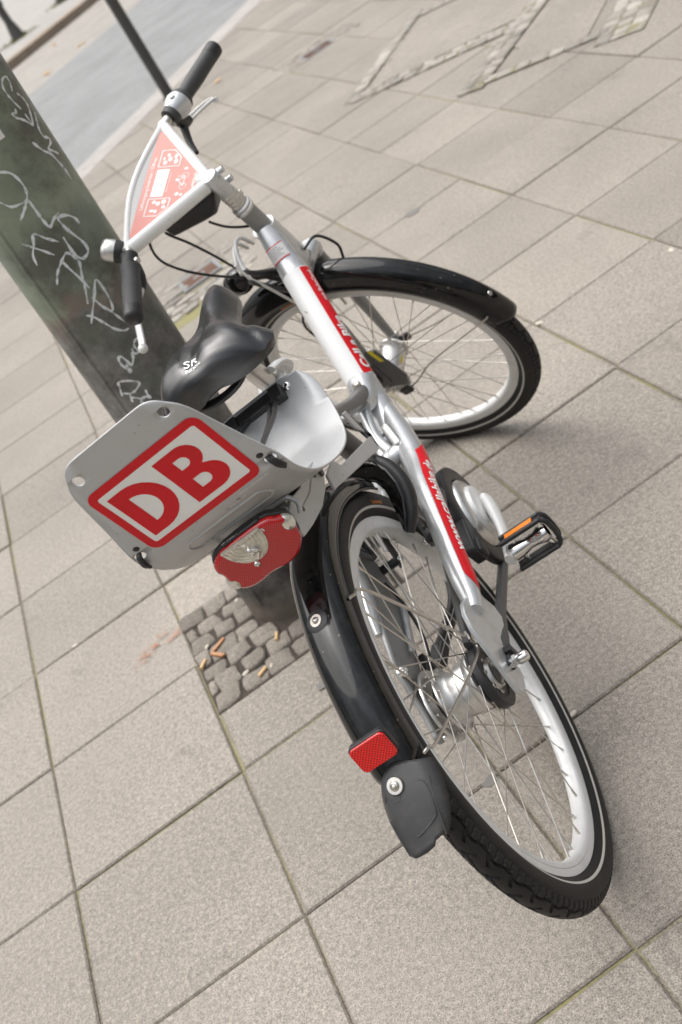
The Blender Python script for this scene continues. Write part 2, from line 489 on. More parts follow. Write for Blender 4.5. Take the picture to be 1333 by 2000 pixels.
def strip(name, q0, q1, z0, z1, m, p0=-60, p1=90, n=1):
    b = MB()
    ps = np.linspace(p0, p1, n + 1)
    for i in range(n):
        g = 0.004 if n > 1 else 0
        a, c = ps[i] + g, ps[i + 1] - g
        V = [PQ(x, y, z) for z in (z0, z1) for x, y in ((a, q0), (c, q0), (c, q1), (a, q1))]
        b.add(V, [(0, 3, 2, 1), (4, 5, 6, 7), (0, 1, 5, 4), (1, 2, 6, 5), (2, 3, 7, 6), (3, 0, 4, 7)])
    o = emit(name, b, m, smooth=0, bevel=0.012 if n > 1 else 0)
    tag(o, kind='structure')
    return o

g = MB(); g.add([(-260, -260, -0.2), (260, -260, -0.2), (260, 260, -0.2), (-260, 260, -0.2)], [(0, 1, 2, 3)])
tag(emit('ground', g, 'farpave', smooth=0), kind='structure')
QI, QO, QA, QF, QB = 2.735, 3.03, 7.55, 10.6, 10.93
strip('kerb', QI, QO, -0.19, 0.004, 'granite', -40, 60, 100)
strip('road', QO, QA, -0.19, -0.10, 'asphalt')
strip('gutter_lane', QA, QF, -0.19, -0.104, 'lane')
strip('kerb', QF, QB, -0.19, 0.03, 'tan_kerb', -50, 80, 110)
strip('far_pavement', QB, 60, -0.19, 0.02, 'farpave', -70, 100)

SL = 0.403748
BASE = (0.807, 1.30, -0.606, -0.20)          # cobbled square round the pole: x0 x1 y0 y1
GR1 = (1.225, 1.70, 1.72, 2.20)
GR2 = (2.80, 3.36, 4.38, 4.72)
def quad_of(p, d, L, w):                    # strip starting at p along d with width w to the left
    p, d = np.array(p), nrm(d); nn = np.array([-d[1], d[0]])
    return [p, p + d * L, p + d * L + nn * w, p + nn * w]
NE, SE = np.array([S2, S2]), np.array([0.74, -0.67])
BANDS = [quad_of((2.70, 2.93), NE, 1.16, 0.085), quad_of((3.40, 3.72), SE, 1.3, 0.09), quad_of((2.66, 2.93), (0.8, -0.6), 0.98, 0.11),
         quad_of((2.93, 1.94), (0.78, 0.62), 1.5, 0.13), quad_of((2.95, 1.97), SE, 0.56, 0.065), quad_of((3.40, 1.40), (0.74, 0.67), 1.3, 0.21)]
BIG = [[(2.81, 2.975), (3.46, 3.62), (4.10, 3.10), (3.52, 2.47)], [(3.05, 1.97), (3.9, 2.645), (4.1, 2.42), (3.30, 1.68)]]

def inside(poly, x, y):
    c = False; n = len(poly)
    for i in range(n):
        a, b = poly[i], poly[(i + 1) % n]
        if (a[1] > y) != (b[1] > y) and x < (b[0] - a[0]) * (y - a[1]) / (b[1] - a[1]) + a[0]: c = not c
    return c

def build_slabs():
    V, F, T = [], [], []
    def slab(x0, x1, y0, y1):
        if (y0 - x1) * S2 > QI: return
        gp = 0.0024; ch = 0.0035
        x0 += gp; x1 -= gp; y0 += gp; y1 -= gp
        dz = rng.normal(0, 0.0012); sx, sy = rng.normal(0, 0.0022, 2)
        jit = rng.normal(0, 0.0012, 4)
        x0 += jit[0]; x1 += jit[1]; y0 += jit[2]; y1 += jit[3]
        cx, cy = (x0 + x1) / 2, (y0 + y1) / 2
        k = len(V)
        for ins, z in ((0, -0.03), (0, -ch), (ch, 0)):
            for x, y in ((x0 + ins, y0 + ins), (x1 - ins, y0 + ins), (x1 - ins, y1 - ins), (x0 + ins, y1 - ins)):
                V.append((x, y, z + dz + sx * (x - cx) + sy * (y - cy)))
        for a in (0, 4):
            for i in range(4):
                F.append((k + a + i, k + a + (i + 1) % 4, k + a + 4 + (i + 1) % 4, k + a + 4 + i))
        F.append((k + 8, k + 9, k + 10, k + 11))
        t = float(np.clip(rng.normal(1.0, 0.055), 0.86, 1.12))
        T.extend([t] * 9)
    for j in range(-7, 22):
        for i in range(-28, 9):
            x0, y0 = j * SL, -i * SL - SL
            x1, y1 = x0 + SL, y0 + SL
            if x0 < 1.3 and x1 > BASE[0] + 0.01 and y0 < BASE[3] and y1 > BASE[2]:
                if j in (2, 3):
                    # cut slabs round the cobbled square
                    xe = x1
                    if y1 > BASE[3] + 0.01: slab(x0, xe, BASE[3], y1)
                    if y0 < BASE[2] - 0.01: slab(x0, xe, y0, BASE[2])
                    if j == 3 and y0 >= BASE[2] - 0.01 - SL: slab(BASE[1], x1, max(y0, BASE[2]), min(y1, BASE[3])) if min(y1, BASE[3]) - max(y0, BASE[2]) > 0.05 else None
                    continue
            cx, cy = (x0 + x1) / 2, (y0 + y1) / 2
            if GR1[0] - 0.05 < cx < GR1[1] - 0.05 and GR1[2] < cy < GR1[3]: continue
            slab(x0, x1, y0, y1)
    me = bpy.data.meshes.new('pavement'); me.from_pydata(V, [], F)
    bm = bmesh.new(); bm.from_mesh(me)
    at = bm.faces.layers.float.new('tint')
    bm.faces.ensure_lookup_table()
    for f, t in zip(bm.faces, T): f[at] = t
    bmesh.ops.bisect_plane(bm, geom=bm.verts[:] + bm.edges[:] + bm.faces[:], plane_co=PQ(0, QI), plane_no=PQ(0, 1), clear_outer=True)
    # mask the driveway bands and their big slabs
    bm.to_mesh(me); bm.free()
    me.materials.append(M['slab'])
    o = bpy.data.objects.new('pavement', me); COL.objects.link(o)
    tag(o, kind='structure')
build_slabs()
b = MB(); b.add([PQ(-40, -30, -0.0060), PQ(60, -30, -0.0060), PQ(60, QI + 0.05, -0.0060), PQ(-40, QI + 0.05, -0.0060)], [(0, 1, 2, 3)])
tag(emit('joint_sand', b, 'joint', smooth=0), kind='structure')

def cobbles(name, cells, m, zb, h, jit=0.006, gap=0.008):
    """each cell: quad of 4 xy corners -> one rounded stone"""
    V, F, T = [], [], []
    for q in cells:
        q = np.array(q, float); c = q.mean(0)
        t = float(np.clip(rng.normal(1, 0.14), 0.7, 1.35)); dz = rng.normal(0, h * 0.14)
        sx, sy = rng.normal(0, 0.05, 2)
        k = len(V); ring = []
        P = []
        for i in range(4):
            a, b_ = q[i], q[(i + 1) % 4]
            P += [a * 0.92 + b_ * 0.08 + (c - a) * 0.03, a * 0.5 + b_ * 0.5 + (c - (a + b_) / 2) * rng.uniform(-0.04, 0.05), a * 0.08 + b_ * 0.92 + (c - b_) * 0.03]
        P = np.array(P) + rng.normal(0, jit * 0.35, (12, 2))
        size = np.linalg.norm(q[0] - q[2])
        for sc, z in ((1.0, -0.03), (1.0 , h * 0.35), (0.96, h * 0.85), (0.88, h)):
            g_ = gap / size if sc > 0.8 else gap / size
            for p in P:
                w = c + (p - c) * (sc - g_)
                zz = zb + z + (dz * 0.6 + sx * 0.6 * (w[0] - c[0]) + sy * (w[1] - c[1]) + rng.normal(0, h * 0.05) if z > 0 else 0)
                V.append((w[0], w[1], zz))
        V.append((c[0], c[1], zb + h * 1.06 + dz))
        for lv in range(3):
            for i in range(12):
                F.append((k + lv * 12 + i, k + lv * 12 + (i + 1) % 12, k + lv * 12 + 12 + (i + 1) % 12, k + lv * 12 + 12 + i))
        for i in range(12): F.append((k + 36 + i, k + 36 + (i + 1) % 12, k + 48))
        T += [t] * 48
    me = bpy.data.meshes.new(name); me.from_pydata(V, [], F)
    bm = bmesh.new(); bm.from_mesh(me); at = bm.faces.layers.float.new('tint'); bm.faces.ensure_lookup_table()
    for f, t in zip(bm.faces, T): f[at] = t
    bm.to_mesh(me); bm.free()
    me.polygons.foreach_set('use_smooth', [True] * len(me.polygons))
    me.materials.append(M[m])
    o = bpy.data.objects.new(name, me); COL.objects.link(o)
    tag(o, kind='structure')
    return o

def grid_cells(x0, x1, y0, y1, sx, sy, skip=None, jit=0.008, rot_rows=True):
    cells = []
    ny = max(1, round((y1 - y0) / sy))
    for r in range(ny):
        ya, yb = y0 + (y1 - y0) * r / ny, y0 + (y1 - y0) * (r + 1) / ny
        x = x0 - (sx * 0.5 if r % 2 else 0)
        while x < x1 - 0.01:
            w = sx * rng.uniform(0.88, 1.12)
            a, c = max(x, x0), min(x + w, x1)
            if c - a > 0.025:
                q = [(a, ya), (c, ya), (c, yb), (a, yb)]
                q = [(p[0] + rng.normal(0, jit), p[1] + rng.normal(0, jit)) for p in q]
                if not (skip and skip((a + c) / 2, (ya + yb) / 2)): cells.append(q)
            x += w
    return cells

POLE = (1.084, -0.352)
cobbles('cobbled_square', grid_cells(*BASE, 0.067, 0.058, lambda x, y: math.hypot(x - POLE[0], y - POLE[1]) < 0.118, jit=0.0045), 'cobble', -0.010, 0.013, gap=0.0055, jit=0.004)
cobbles('cobbled_patch', grid_cells(*GR1, 0.095, 0.06, lambda x, y: 1.375 < x < 1.60 and 1.93 < y < 2.12), 'pale', -0.010, 0.012, gap=0.005)
cobbles('cobbled_patch', grid_cells(*GR2, 0.09, 0.06, lambda x, y: 2.94 < x < 3.19 and 4.40 < y < 4.58), 'slab', -0.010, 0.0118, gap=0.003)
def bed(x0, x1, y0, y1, z, m):
    bb = MB(); bb.add([(x0, y0, z), (x1, y0, z), (x1, y1, z), (x0, y1, z)], [(0, 1, 2, 3)])
    tag(emit('soil_bed', bb, m, smooth=0), kind='structure')
bed(*BASE, -0.0045, 'soil'); bed(*GR1, -0.0045, 'joint')
for iq, q in enumerate(BANDS):
    d = q[1] - q[0]; L = np.linalg.norm(d); d = d / L; w = np.linalg.norm(q[3] - q[0]); nn = (q[3] - q[0]) / w
    cs = [[tuple(np.array(q[0]) + d * a + nn * c) for a, c in cell] for cell in grid_cells(0, L, 0, w, 0.075, 0.062, jit=0.004)]
    cobbles('mosaic_band', cs, 'pale', -0.003, 0.0115, gap=0.005)
    bb = MB(); bb.add([(p[0], p[1], 0.0048 + 0.0004 * iq) for p in q], [(0, 1, 2, 3)])
    tag(emit('mosaic_bed', bb, 'mbed', smooth=0), kind='structure')
for q in BIG:
    bb = MB(); bb.prism(q, (0, 0, -0.004), (1, 0, 0), (0, 1, 0), (0, 0, 1), 0.0095)
    o = emit('driveway_slab', bb, 'slab', smooth=0, bevel=0.004)
    at = o.data.attributes.new('tint', 'FLOAT', 'FACE')
    for d_ in at.data: d_.value = 1.02
    tag(o, kind='structure')

# ---------------------------------------------------------------- utility covers
M['rust'] = mat('rusty iron', (0.20, 0.125, 0.095), 0.75, 0.3, 0.3, 60, dirt=(0.33, 0.16, 0.07), dirt_amt=0.7, dscale=30, bump=0.5, bscale=300)
M['iron'] = mat('grey iron frame', (0.22, 0.23, 0.24), 0.6, 0.4, 0.15, 60)
def cover(x0, x1, y0, y1, label):
    fr = MB()
    w = 0.016
    for a in ((x0, x0 + w, y0, y1), (x1 - w, x1, y0, y1), (x0 + w, x1 - w, y0, y0 + w), (x0 + w, x1 - w, y1 - w, y1)):
        fr.box(((a[0] + a[1]) / 2, (a[2] + a[3]) / 2, -0.008), (a[1] - a[0], a[3] - a[2], 0.024))
    f = emit('utility_cover', fr, 'iron', smooth=0, bevel=0.001)
    tag(f, label, 'cover', 'iron covers set in the pavement')
    lid = MB()
    lid.box(((x0 + x1) / 2, (y0 + y1) / 2, -0.008), (x1 - x0 - 2 * w - 0.004, y1 - y0 - 2 * w - 0.004, 0.018))
    nx = int((x1 - x0) / 0.014); ny = int((y1 - y0) / 0.014)
    for i in range(nx):
        for j in range(ny):
            x = x0 + w + 0.008 + i * 0.014 + (0.007 if j % 2 else 0); y = y0 + w + 0.008 + j * 0.014
            if x < x1 - w - 0.008 and y < y1 - w - 0.008: lid.box((x, y, 0.0025), (0.008, 0.005, 0.004))
    emit('lid', lid, 'rust', f, smooth=0)
    hd = MB(); hd.box(((x0 + x1) / 2, (y0 + y1) / 2, 0.003), (0.06, 0.02, 0.005)); emit('handle', hd, 'iron', f, smooth=0, bevel=0.002)
cover(1.39, 1.585, 1.945, 2.105, 'rusty iron cover in its grey frame, in the cobbles beyond the saddle nose')
cover(2.95, 3.18, 4.41, 4.57, 'rusty iron cover farther off, near the kerb at the top of the pavement')

# ---------------------------------------------------------------- the big pole
def pole_material():
    m = bpy.data.materials.new('weathered green pole paint'); m.use_nodes = True
    n, l = m.node_tree.nodes, m.node_tree.links
    b = n['Principled BSDF']
    tc = n.new('ShaderNodeTexCoord'); sp = n.new('ShaderNodeSeparateXYZ'); l.new(tc.outputs['Object'], sp.inputs[0])
    def noise(sc, det=6, ro=0.6):
        q = n.new('ShaderNodeTexNoise'); q.inputs['Scale'].default_value = sc; q.inputs['Detail'].default_value = det; q.inputs['Roughness'].default_value = ro
        l.new(tc.outputs['Object'], q.inputs['Vector']); return q.outputs['Fac']
    def rng_(a, f0, f1, t0=0.0, t1=1.0):
        q = n.new('ShaderNodeMapRange'); l.new(a, q.inputs['Value'])
        for k, v in zip(('From Min', 'From Max', 'To Min', 'To Max'), (f0, f1, t0, t1)): q.inputs[k].default_value = v
        return q.outputs['Result']
    def op(o_, a, c):
        q = n.new('ShaderNodeMath'); q.operation = o_; l.new(a, q.inputs[0])
        if isinstance(c, (int, float)): q.inputs[1].default_value = c
        else: l.new(c, q.inputs[1])
        return q.outputs[0]
    def mix(f, a, c):
        q = n.new('ShaderNodeMix'); q.data_type = 'RGBA'; l.new(f, q.inputs['Factor'])
        for k, v in (('A', a), ('B', c)):
            if isinstance(v, tuple): q.inputs[k].default_value = (*v, 1)
            else: l.new(v, q.inputs[k])
        return q.outputs['Result']
    green = mix(rng_(noise(9), 0.35, 0.65), (0.235, 0.268, 0.20), (0.155, 0.185, 0.138))
    # grime: dark blotches, brown rubs
    c = mix(rng_(noise(5.5, 8, 0.68), 0.46, 0.60, 0, 0.85), green, (0.080, 0.078, 0.063))
    c = mix(rng_(noise(14, 8, 0.7), 0.58, 0.70, 0, 0.7), c, (0.30, 0.31, 0.29))
    # lower part: poster glue and worn grey primer up to about 0.85 m with a ragged edge
    edge = op('ADD', sp.outputs['Z'], op('MULTIPLY', noise(9, 8, 0.7), -0.22))
    low = rng_(edge, 0.735, 0.715)
    worn = mix(rng_(noise(22, 9, 0.7), 0.38, 0.66), (0.075, 0.073, 0.066), (0.22, 0.213, 0.20))
    worn = mix(rng_(noise(6, 8, 0.7), 0.5, 0.62, 0, 0.7), worn, (0.10, 0.115, 0.09))
    worn = mix(rng_(edge, 0.42, 0.22), worn, mix(rng_(noise(19, 8, 0.7), 0.40, 0.66), (0.030, 0.029, 0.028), (0.125, 0.12, 0.112)))
    c = mix(low, c, worn)
    ed = op('MULTIPLY', rng_(edge, 0.70, 0.722), rng_(edge, 0.75, 0.73))
    c = mix(op('MULTIPLY', ed, 0.6), c, (0.20, 0.15, 0.125))
    # band of paint again near the foot, soil splash at the very bottom
    band = op('MULTIPLY', rng_(edge, 0.02, 0.04), rng_(edge, 0.19, 0.16))
    c = mix(op('MULTIPLY', band, 0.0), c, (0.09, 0.115, 0.085))
    c = mix(rng_(edge, -0.02, -0.09, 0, 0.75), c, (0.17, 0.14, 0.11))
    l.new(c, b.inputs['Base Color'])
    l.new(rng_(noise(16), 0.3, 0.7, 0.30, 0.6), b.inputs['Roughness'])
    bp = n.new('ShaderNodeBump'); bp.inputs['Strength'].default_value = 0.5; bp.inputs['Distance'].default_value = 0.0012
    l.new(noise(70, 6), bp.inputs['Height']); l.new(bp.outputs['Normal'], b.inputs['Normal'])
    return m
M['pole'] = pole_material()
PR, PT = 0.1075, 0.029
def polexf(th, z, r=PR):
    return (POLE[0] + PT * z + r * math.cos(th), POLE[1] + r * math.sin(th), z)
pb = MB()
zs = [-0.03, 0.0, 0.03, 0.3, 0.8, 1.4, 2.2, 3.0, 3.6]
ns = 72
pb.add([polexf(2 * math.pi * k / ns, z, PR if z > 0.02 else PR + 0.002) for z in zs for k in range(ns)],
       [(i * ns + k, i * ns + (k + 1) % ns, (i + 1) * ns + (k + 1) % ns, (i + 1) * ns + k) for i in range(len(zs) - 1) for k in range(ns)] + [tuple((len(zs) - 1) * ns + k for k in range(ns))])
pole = emit('lamp_post', pb, 'pole', smooth=60)
tag(pole, 'thick weathered green post with white scribbles, standing in the cobbled square', 'post')
sm = MB()
for th in (-2.335,):
    P = [polexf(th, z, PR - 0.001) for z in np.linspace(0.05, 3.55, 30)]
    sm.tube(P, 0.0035, 8, up=(math.cos(th), math.sin(th), 0), rb=0.006)
emit('weld_seam', sm, 'pole', pole, smooth=60)
GRAF = [[(-0.656,1.2096),(-0.565,1.2229),(-0.573,1.234),(-0.708,1.2334),(-0.788,1.2245),(-0.797,1.2121),(-0.773,1.1979),(-0.71,1.1784)],[(-0.57,1.2026),(-0.483,1.1893),(-0.478,1.176),(-0.574,1.1599),(-0.665,1.1463)],[(-0.83,1.1858),(-0.851,1.1803),(-0.932,1.1817),(-0.911,1.1739),(-0.797,1.1621),(-0.678,1.147),(-0.7,1.1691)],[(-0.39,1.1595),(-0.516,1.1463),(-0.601,1.1321),(-0.588,1.119),(-0.481,1.1131),(-0.503,1.1049),(-0.673,1.1004),(-0.596,1.092),(-0.483,1.0809)],[(-0.913,1.1264),(-0.864,1.1144),(-0.788,1.101),(-0.698,1.0914),(-0.641,1.0745),(-0.598,1.056),(-0.592,1.0345)],[(-1.73,1.1226),(-1.551,1.1092),(-1.49,1.0947),(-1.47,1.0773),(-1.505,1.0636),(-1.577,1.0546),(-1.682,1.0559),(-1.838,1.06),(-1.958,1.0764)],[(-1.561,1.0552),(-1.679,1.0444),(-1.846,1.0315)],[(-1.538,1.0535),(-1.534,1.0298),(-1.525,1.0101),(-1.491,0.9957),(-1.358,1.003),(-1.221,1.0062)],[(-1.017,0.9687),(-1.037,0.981),(-1.136,0.9941),(-1.294,0.9995),(-1.286,0.9809),(-1.235,0.9625),(-1.158,0.9397),(-1.161,0.9225),(-1.247,0.9164),(-1.344,0.9175),(-1.405,0.9307),(-1.409,0.9484),(-1.403,0.9676)],[(-2.06,0.9955),(-1.929,0.9809),(-1.812,0.9665),(-1.695,0.9502)],[(-1.512,0.9657),(-1.656,0.9831),(-1.787,1.0003),(-1.897,0.9839),(-2.014,0.9685),(-2.059,0.9497)],[(-1.658,0.9378),(-1.619,0.9164),(-1.556,0.8891),(-1.519,0.8646)],[(-1.956,0.9013),(-1.842,0.9186),(-1.689,0.9312),(-1.516,0.9414),(-1.443,0.9286),(-1.416,0.9141),(-1.495,0.8947),(-1.58,0.8703),(-1.697,0.8423)],[(-1.845,0.8072),(-1.698,0.8267),(-1.537,0.8465),(-1.351,0.8711),(-1.317,0.8531),(-1.329,0.828),(-1.381,0.8084),(-1.432,0.8084),(-1.511,0.8236),(-1.57,0.849)],[(-1.494,0.8224),(-1.404,0.7969),(-1.33,0.7723)],[(-1.839,0.8255),(-1.748,0.8169),(-1.654,0.797),(-1.548,0.7745),(-1.429,0.7613),(-1.336,0.7593)],[(-1.247,0.7325),(-1.351,0.7336),(-1.437,0.7258),(-1.43,0.7105),(-1.503,0.7126),(-1.503,0.7236)],[(-1.534,0.7187),(-1.573,0.7068),(-1.666,0.697),(-1.7,0.7106),(-1.741,0.7228),(-1.808,0.7199),(-1.814,0.7053),(-1.733,0.6887),(-1.769,0.6855),(-1.739,0.7041)],[(-2.171,0.6484),(-2.115,0.6653),(-2.066,0.6783),(-1.893,0.6733),(-1.733,0.6583),(-1.875,0.6485),(-1.985,0.6472),(-2.118,0.6538)],[(-2.011,0.6486),(-2.046,0.629),(-2.039,0.6385),(-1.936,0.6329),(-1.854,0.624)],[(-1.712,0.6395),(-1.733,0.6275),(-1.718,0.6187),(-1.773,0.6264),(-1.879,0.6255),(-1.906,0.6154),(-1.873,0.6095)]]
gm = MB()
for s_ in GRAF:
    n_ = max(12, len(s_) * 5)
    P = smooth_path([(t, z, 0) for t, z in s_], n_)
    Q = [polexf(p[0], p[1], PR + 0.0002) for p in P]
    w0_ = rng.uniform(0.0017, 0.0026); f_ = rng.uniform(2, 5); wd = [w0_ * (1 + 0.35 * math.sin(f_ * k_ / 4.0) + rng.normal(0, 0.12)) * (0.55 + 0.45 * min(1, k_ / 4, (len(Q) - 1 - k_) / 4)) for k_ in range(len(Q))]
    T_ = np.gradient(np.array(Q), axis=0)
    V, F = [], []
    for p, q, t_, w_ in zip(P, Q, T_, wd):
        no = np.array([math.cos(p[0]), math.sin(p[0]), 0]); sd_ = nrm(np.cross(no, t_))
        V += [np.array(q) + sd_ * w_ + no * 0.0004, np.array(q) - sd_ * w_ + no * 0.0004]
    F = [(2 * i, 2 * i + 1, 2 * i + 3, 2 * i + 2) for i in range(len(Q) - 1)]
    gm.add(V, F)
M['marker'] = mat('paint marker', (0.66, 0.69, 0.69), 0.5, 0, 0.25, 60)
_mk = M['marker'].node_tree; _n = _mk.nodes; _tc = _n.new('ShaderNodeTexCoord'); _nz = _n.new('ShaderNodeTexNoise'); _nz.inputs['Scale'].default_value = 95; _nz.inputs['Detail'].default_value = 5
_mk.links.new(_tc.outputs['Object'], _nz.inputs['Vector']); _mr = _n.new('ShaderNodeMapRange'); _mk.links.new(_nz.outputs['Fac'], _mr.inputs['Value'])
for _k, _v in zip(('From Min', 'From Max', 'To Min', 'To Max'), (0.28, 0.46, 0.35, 1.0)): _mr.inputs[_k].default_value = _v
_mk.links.new(_mr.outputs['Result'], _n['Principled BSDF'].inputs['Alpha'])
emit('graffiti', gm, 'marker', pole, smooth=60)
st_ = MB()
for i in range(6):
    pass
th = np.linspace(-1.50, -1.275, 8)
st_.add([polexf(t, z, PR + 0.0006) for z in (1.160, 1.185) for t in th], [(i, i + 1, 9 + i, 8 + i) for i in range(7)])
emit('sticker', st_, 'paper', pole, smooth=60)

# ---------------------------------------------------------------- posts at the street
M['postgrey'] = mat('dark post paint', (0.075, 0.073, 0.070), 0.5, 0.2, 0.2, 12, dirt=(0.15, 0.14, 0.12), dirt_amt=0.4, dscale=8)
b = MB(); b.tube([(2.325, 6.0, -0.02), (2.325, 6.0, 3.6)], 0.041, 24, up=(1, 0, 0)); b.lathe([(0.0, 0.03), (0.055, 0.02), (0.058, 0.0)], (2.325, 6.0, 0.0), (0, 0, 1), 24)
tag(emit('sign_post', b, 'postgrey', smooth=50), 'plain dark metal post standing at the near kerb of the road', 'post')
def thin_post(x, y, label):
    b = MB(); b.tube([(x, y, 0.0), (x, y, 2.6)], 0.075, 16, up=(1, 0, 0)); b.tube([(x, y, 0.62), (x, y, 0.72)], 0.1, 16, up=(1, 0, 0)); b.lathe([(0.085, 0.3), (0.13, 0.04), (0.14, 0.0)], (x, y, 0.02), (0, 0, 1), 20)
    o = emit('street_post', b, 'postgrey', smooth=50)
    tag(o, label, 'post')
    gt = MB()
    for i in range(120):
        a = rng.uniform(0, 2 * np.pi); r = rng.uniform(0.1, 0.42); h = rng.uniform(0.03, 0.09)
        c = np.array([x + r * math.cos(a), y + r * math.sin(a) * 0.8, 0.02]); d = np.array([rng.normal(0, .03), rng.normal(0, .03), h])
        e = np.array([math.cos(a * 3), math.sin(a * 3), 0]) * 0.012
        gt.add([c - e, c + e, c + d], [(0, 1, 2)])
    tag(emit('grass', gt, 'grass', smooth=0), 'grass growing round the foot of a far post', 'grass', kind='stuff')
thin_post(2.43, 19.9, 'thin dark post with a collar, standing in a grass patch across the road')
thin_post(3.69, 21.9, 'foot of a thin dark post across the road, cut off at the top')

_sm = bpy.data.materials.new('rust stain'); _sm.use_nodes = True; _t = _sm.node_tree; _b = _t.nodes['Principled BSDF']
_b.inputs['Base Color'].default_value = (0.36, 0.17, 0.10, 1); _b.inputs['Roughness'].default_value = 0.85
_c = _t.nodes.new('ShaderNodeTexCoord'); _q = _t.nodes.new('ShaderNodeTexNoise'); _q.inputs['Scale'].default_value = 45; _q.inputs['Detail'].default_value = 6; _t.links.new(_c.outputs['Object'], _q.inputs['Vector'])
_m = _t.nodes.new('ShaderNodeMapRange'); _t.links.new(_q.outputs['Fac'], _m.inputs['Value'])
for _k, _v in zip(('From Min', 'From Max', 'To Min', 'To Max'), (0.45, 0.68, 0.0, 0.6)): _m.inputs[_k].default_value = _v
_t.links.new(_m.outputs['Result'], _b.inputs['Alpha'])
M['stain'] = _sm
for k_, (x_, y_, rx_, ry_, an_) in enumerate([(0.705, -0.245, 0.045, 0.024, 0.3), (0.752, -0.218, 0.03, 0.018, 0.9), (0.79, -0.245, 0.028, 0.016, 0.3)]):
    bb = MB(); ca_, sa_ = math.cos(an_), math.sin(an_)
    bb.add([(x_ + ca_ * rx_ * math.cos(t) - sa_ * ry_ * math.sin(t), y_ + sa_ * rx_ * math.cos(t) + ca_ * ry_ * math.sin(t), 0.0042 + 0.0003 * k_) for t in np.linspace(0, 2 * np.pi, 20, endpoint=False)], [tuple(range(20))])
    tag(emit('rust_stain', bb, 'stain', smooth=0), kind='structure')

# ---------------------------------------------------------------- litter
M['leaf'] = mat('dry leaf', (0.62, 0.34, 0.08), 0.6, 0, 0.3, 60)
M['butt'] = mat('cigarette filter', (0.62, 0.42, 0.22), 0.8, 0, 0.2, 200)
M['bark'] = mat('orange bark', (0.38, 0.19, 0.09), 0.7, 0, 0.3, 120)
M['pebble'] = mat('pale pebble', (0.50, 0.45, 0.38), 0.8, 0, 0.2, 90)
M['gum'] = mat('trodden gum', (0.15, 0.14, 0.13), 0.8, 0, 0.2, 90)
def litter(name, cat, m, spots, maker, labels, group):
    for (x, y, a), lb in zip(spots, labels):
        b = MB(); maker(b, x, y, a)
        tag(emit(name, b, m, smooth=40), lb, cat, group)
def mk_leaf(b, x, y, a, s=0.035, z=0.004):
    c, s_ = math.cos(a), math.sin(a)
    P = [(-1, 0, .2), (-.5, .42, .35), (.2, .5, .15), (.75, .25, .3), (1.1, 0, .05), (.75, -.25, .3), (.2, -.5, .2), (-.5, -.42, .4), (0, 0, 0)]
    V = [(x + s * (p[0] * c - p[1] * s_), y + s * (p[0] * s_ + p[1] * c), z + s * 0.3 * p[2]) for p in P]
    b.add(V, [(i, (i + 1) % 8, 8) for i in range(8)])
litter('fallen_leaf', 'leaf', 'leaf', [(2.60, 5.49, 0.6), (2.75, 14.05, 0.3), (2.62, 16.43, 1.1), (2.10, 13.41, 2.0)], lambda b, x, y, a: mk_leaf(b, x, y, a, 0.04 if y < 9 else 0.09, 0.005 if y < 9 else -0.098),
       ['yellow leaf on the pavement beside the handlebar grip and dark post', 'yellow leaf in the lane by the far kerb across the road', 'small brown leaf close under the far kerb', 'brown leaf in the lane just right of the green post'], 'fallen yellow leaves')
def mk_butt(b, x, y, a, z=0.006, L=0.026, r=0.0042):
    d = np.array([math.cos(a), math.sin(a), 0]) * L / 2
    b.tube([np.array([x, y, z]) - d, np.array([x, y, z]) + d], r, 10)
litter('cigarette_butt', 'litter', 'butt', [(0.823, -0.425, 0.8), (1.0, -0.505, 1.2), (0.935, -0.583, 0.5)], mk_butt,
       ['tan cigarette butt at the left edge of the cobbled square by a joint', 'cigarette butt leaning between cobbles right at the foot of the post', 'cigarette butt on the lower edge of the cobbled square'], 'cigarette butts in the cobbles')
def mk_chip(b, x, y, a):
    c, s_ = math.cos(a), math.sin(a)
    b.prism([(x + c * u - s_ * v, y + s_ * u + c * v) for u, v in ((-.022, -.003), (.02, -.006), (.024, .002), (-.018, .005))], (0, 0, 0.002), (1, 0, 0), (0, 1, 0), (0.05, 0, 1), 0.006)
litter('bark_chip', 'litter', 'bark', [(0.872, -0.395, 0.55), (0.862, -0.425, -0.9)], mk_chip,
       ['orange bark chip lying on the cobbles, the upper of two', 'thin orange bark chip standing between cobbles, just below the other'], 'orange bark chips on the cobbles')
def mk_peb(b, x, y, a, r=0.0075, z=0.003):
    c_, s_ = math.cos(a), math.sin(a); b.ball((x, y, z * 0.6), (r * 1.35, r * 0.9, r * 0.5), u=7, v=5, ax=[(c_, s_, 0.1), (-s_, c_, 0.05), (-0.1, 0, 1)])
for x, y, r, lb in [(0.846, -0.368, .008, 'pale pebble in a joint of the cobbles, below the tail light'), (0.96, -0.275, .006, 'small pale pebble touching the left side of the post foot'), (0.90, -0.545, .010, 'pale flat pebble on a cobble in the lowest rows'),
                    (0.958, -0.578, .007, 'pale pebble on the lower edge of the cobbles beside a butt'), (1.372, -1.204, .008, 'white pebble on the slab joint just right of the rear tyre'), (0.532, 0.003, .009, 'pale pebble on a slab joint at the left, away from the post'),
                    (2.028, -0.018, 0.013, 'white crumb on the slabs just right of the front tyre'), (2.404, -0.108, .013, 'white crumb at a slab corner right of the front wheel')]:
    b = MB(); mk_peb(b, x, y, rng.uniform(0, 3), r * 0.72)
    tag(emit('pebble', b, 'pebble', smooth=50), lb, 'pebble', 'pale pebbles on the paving')
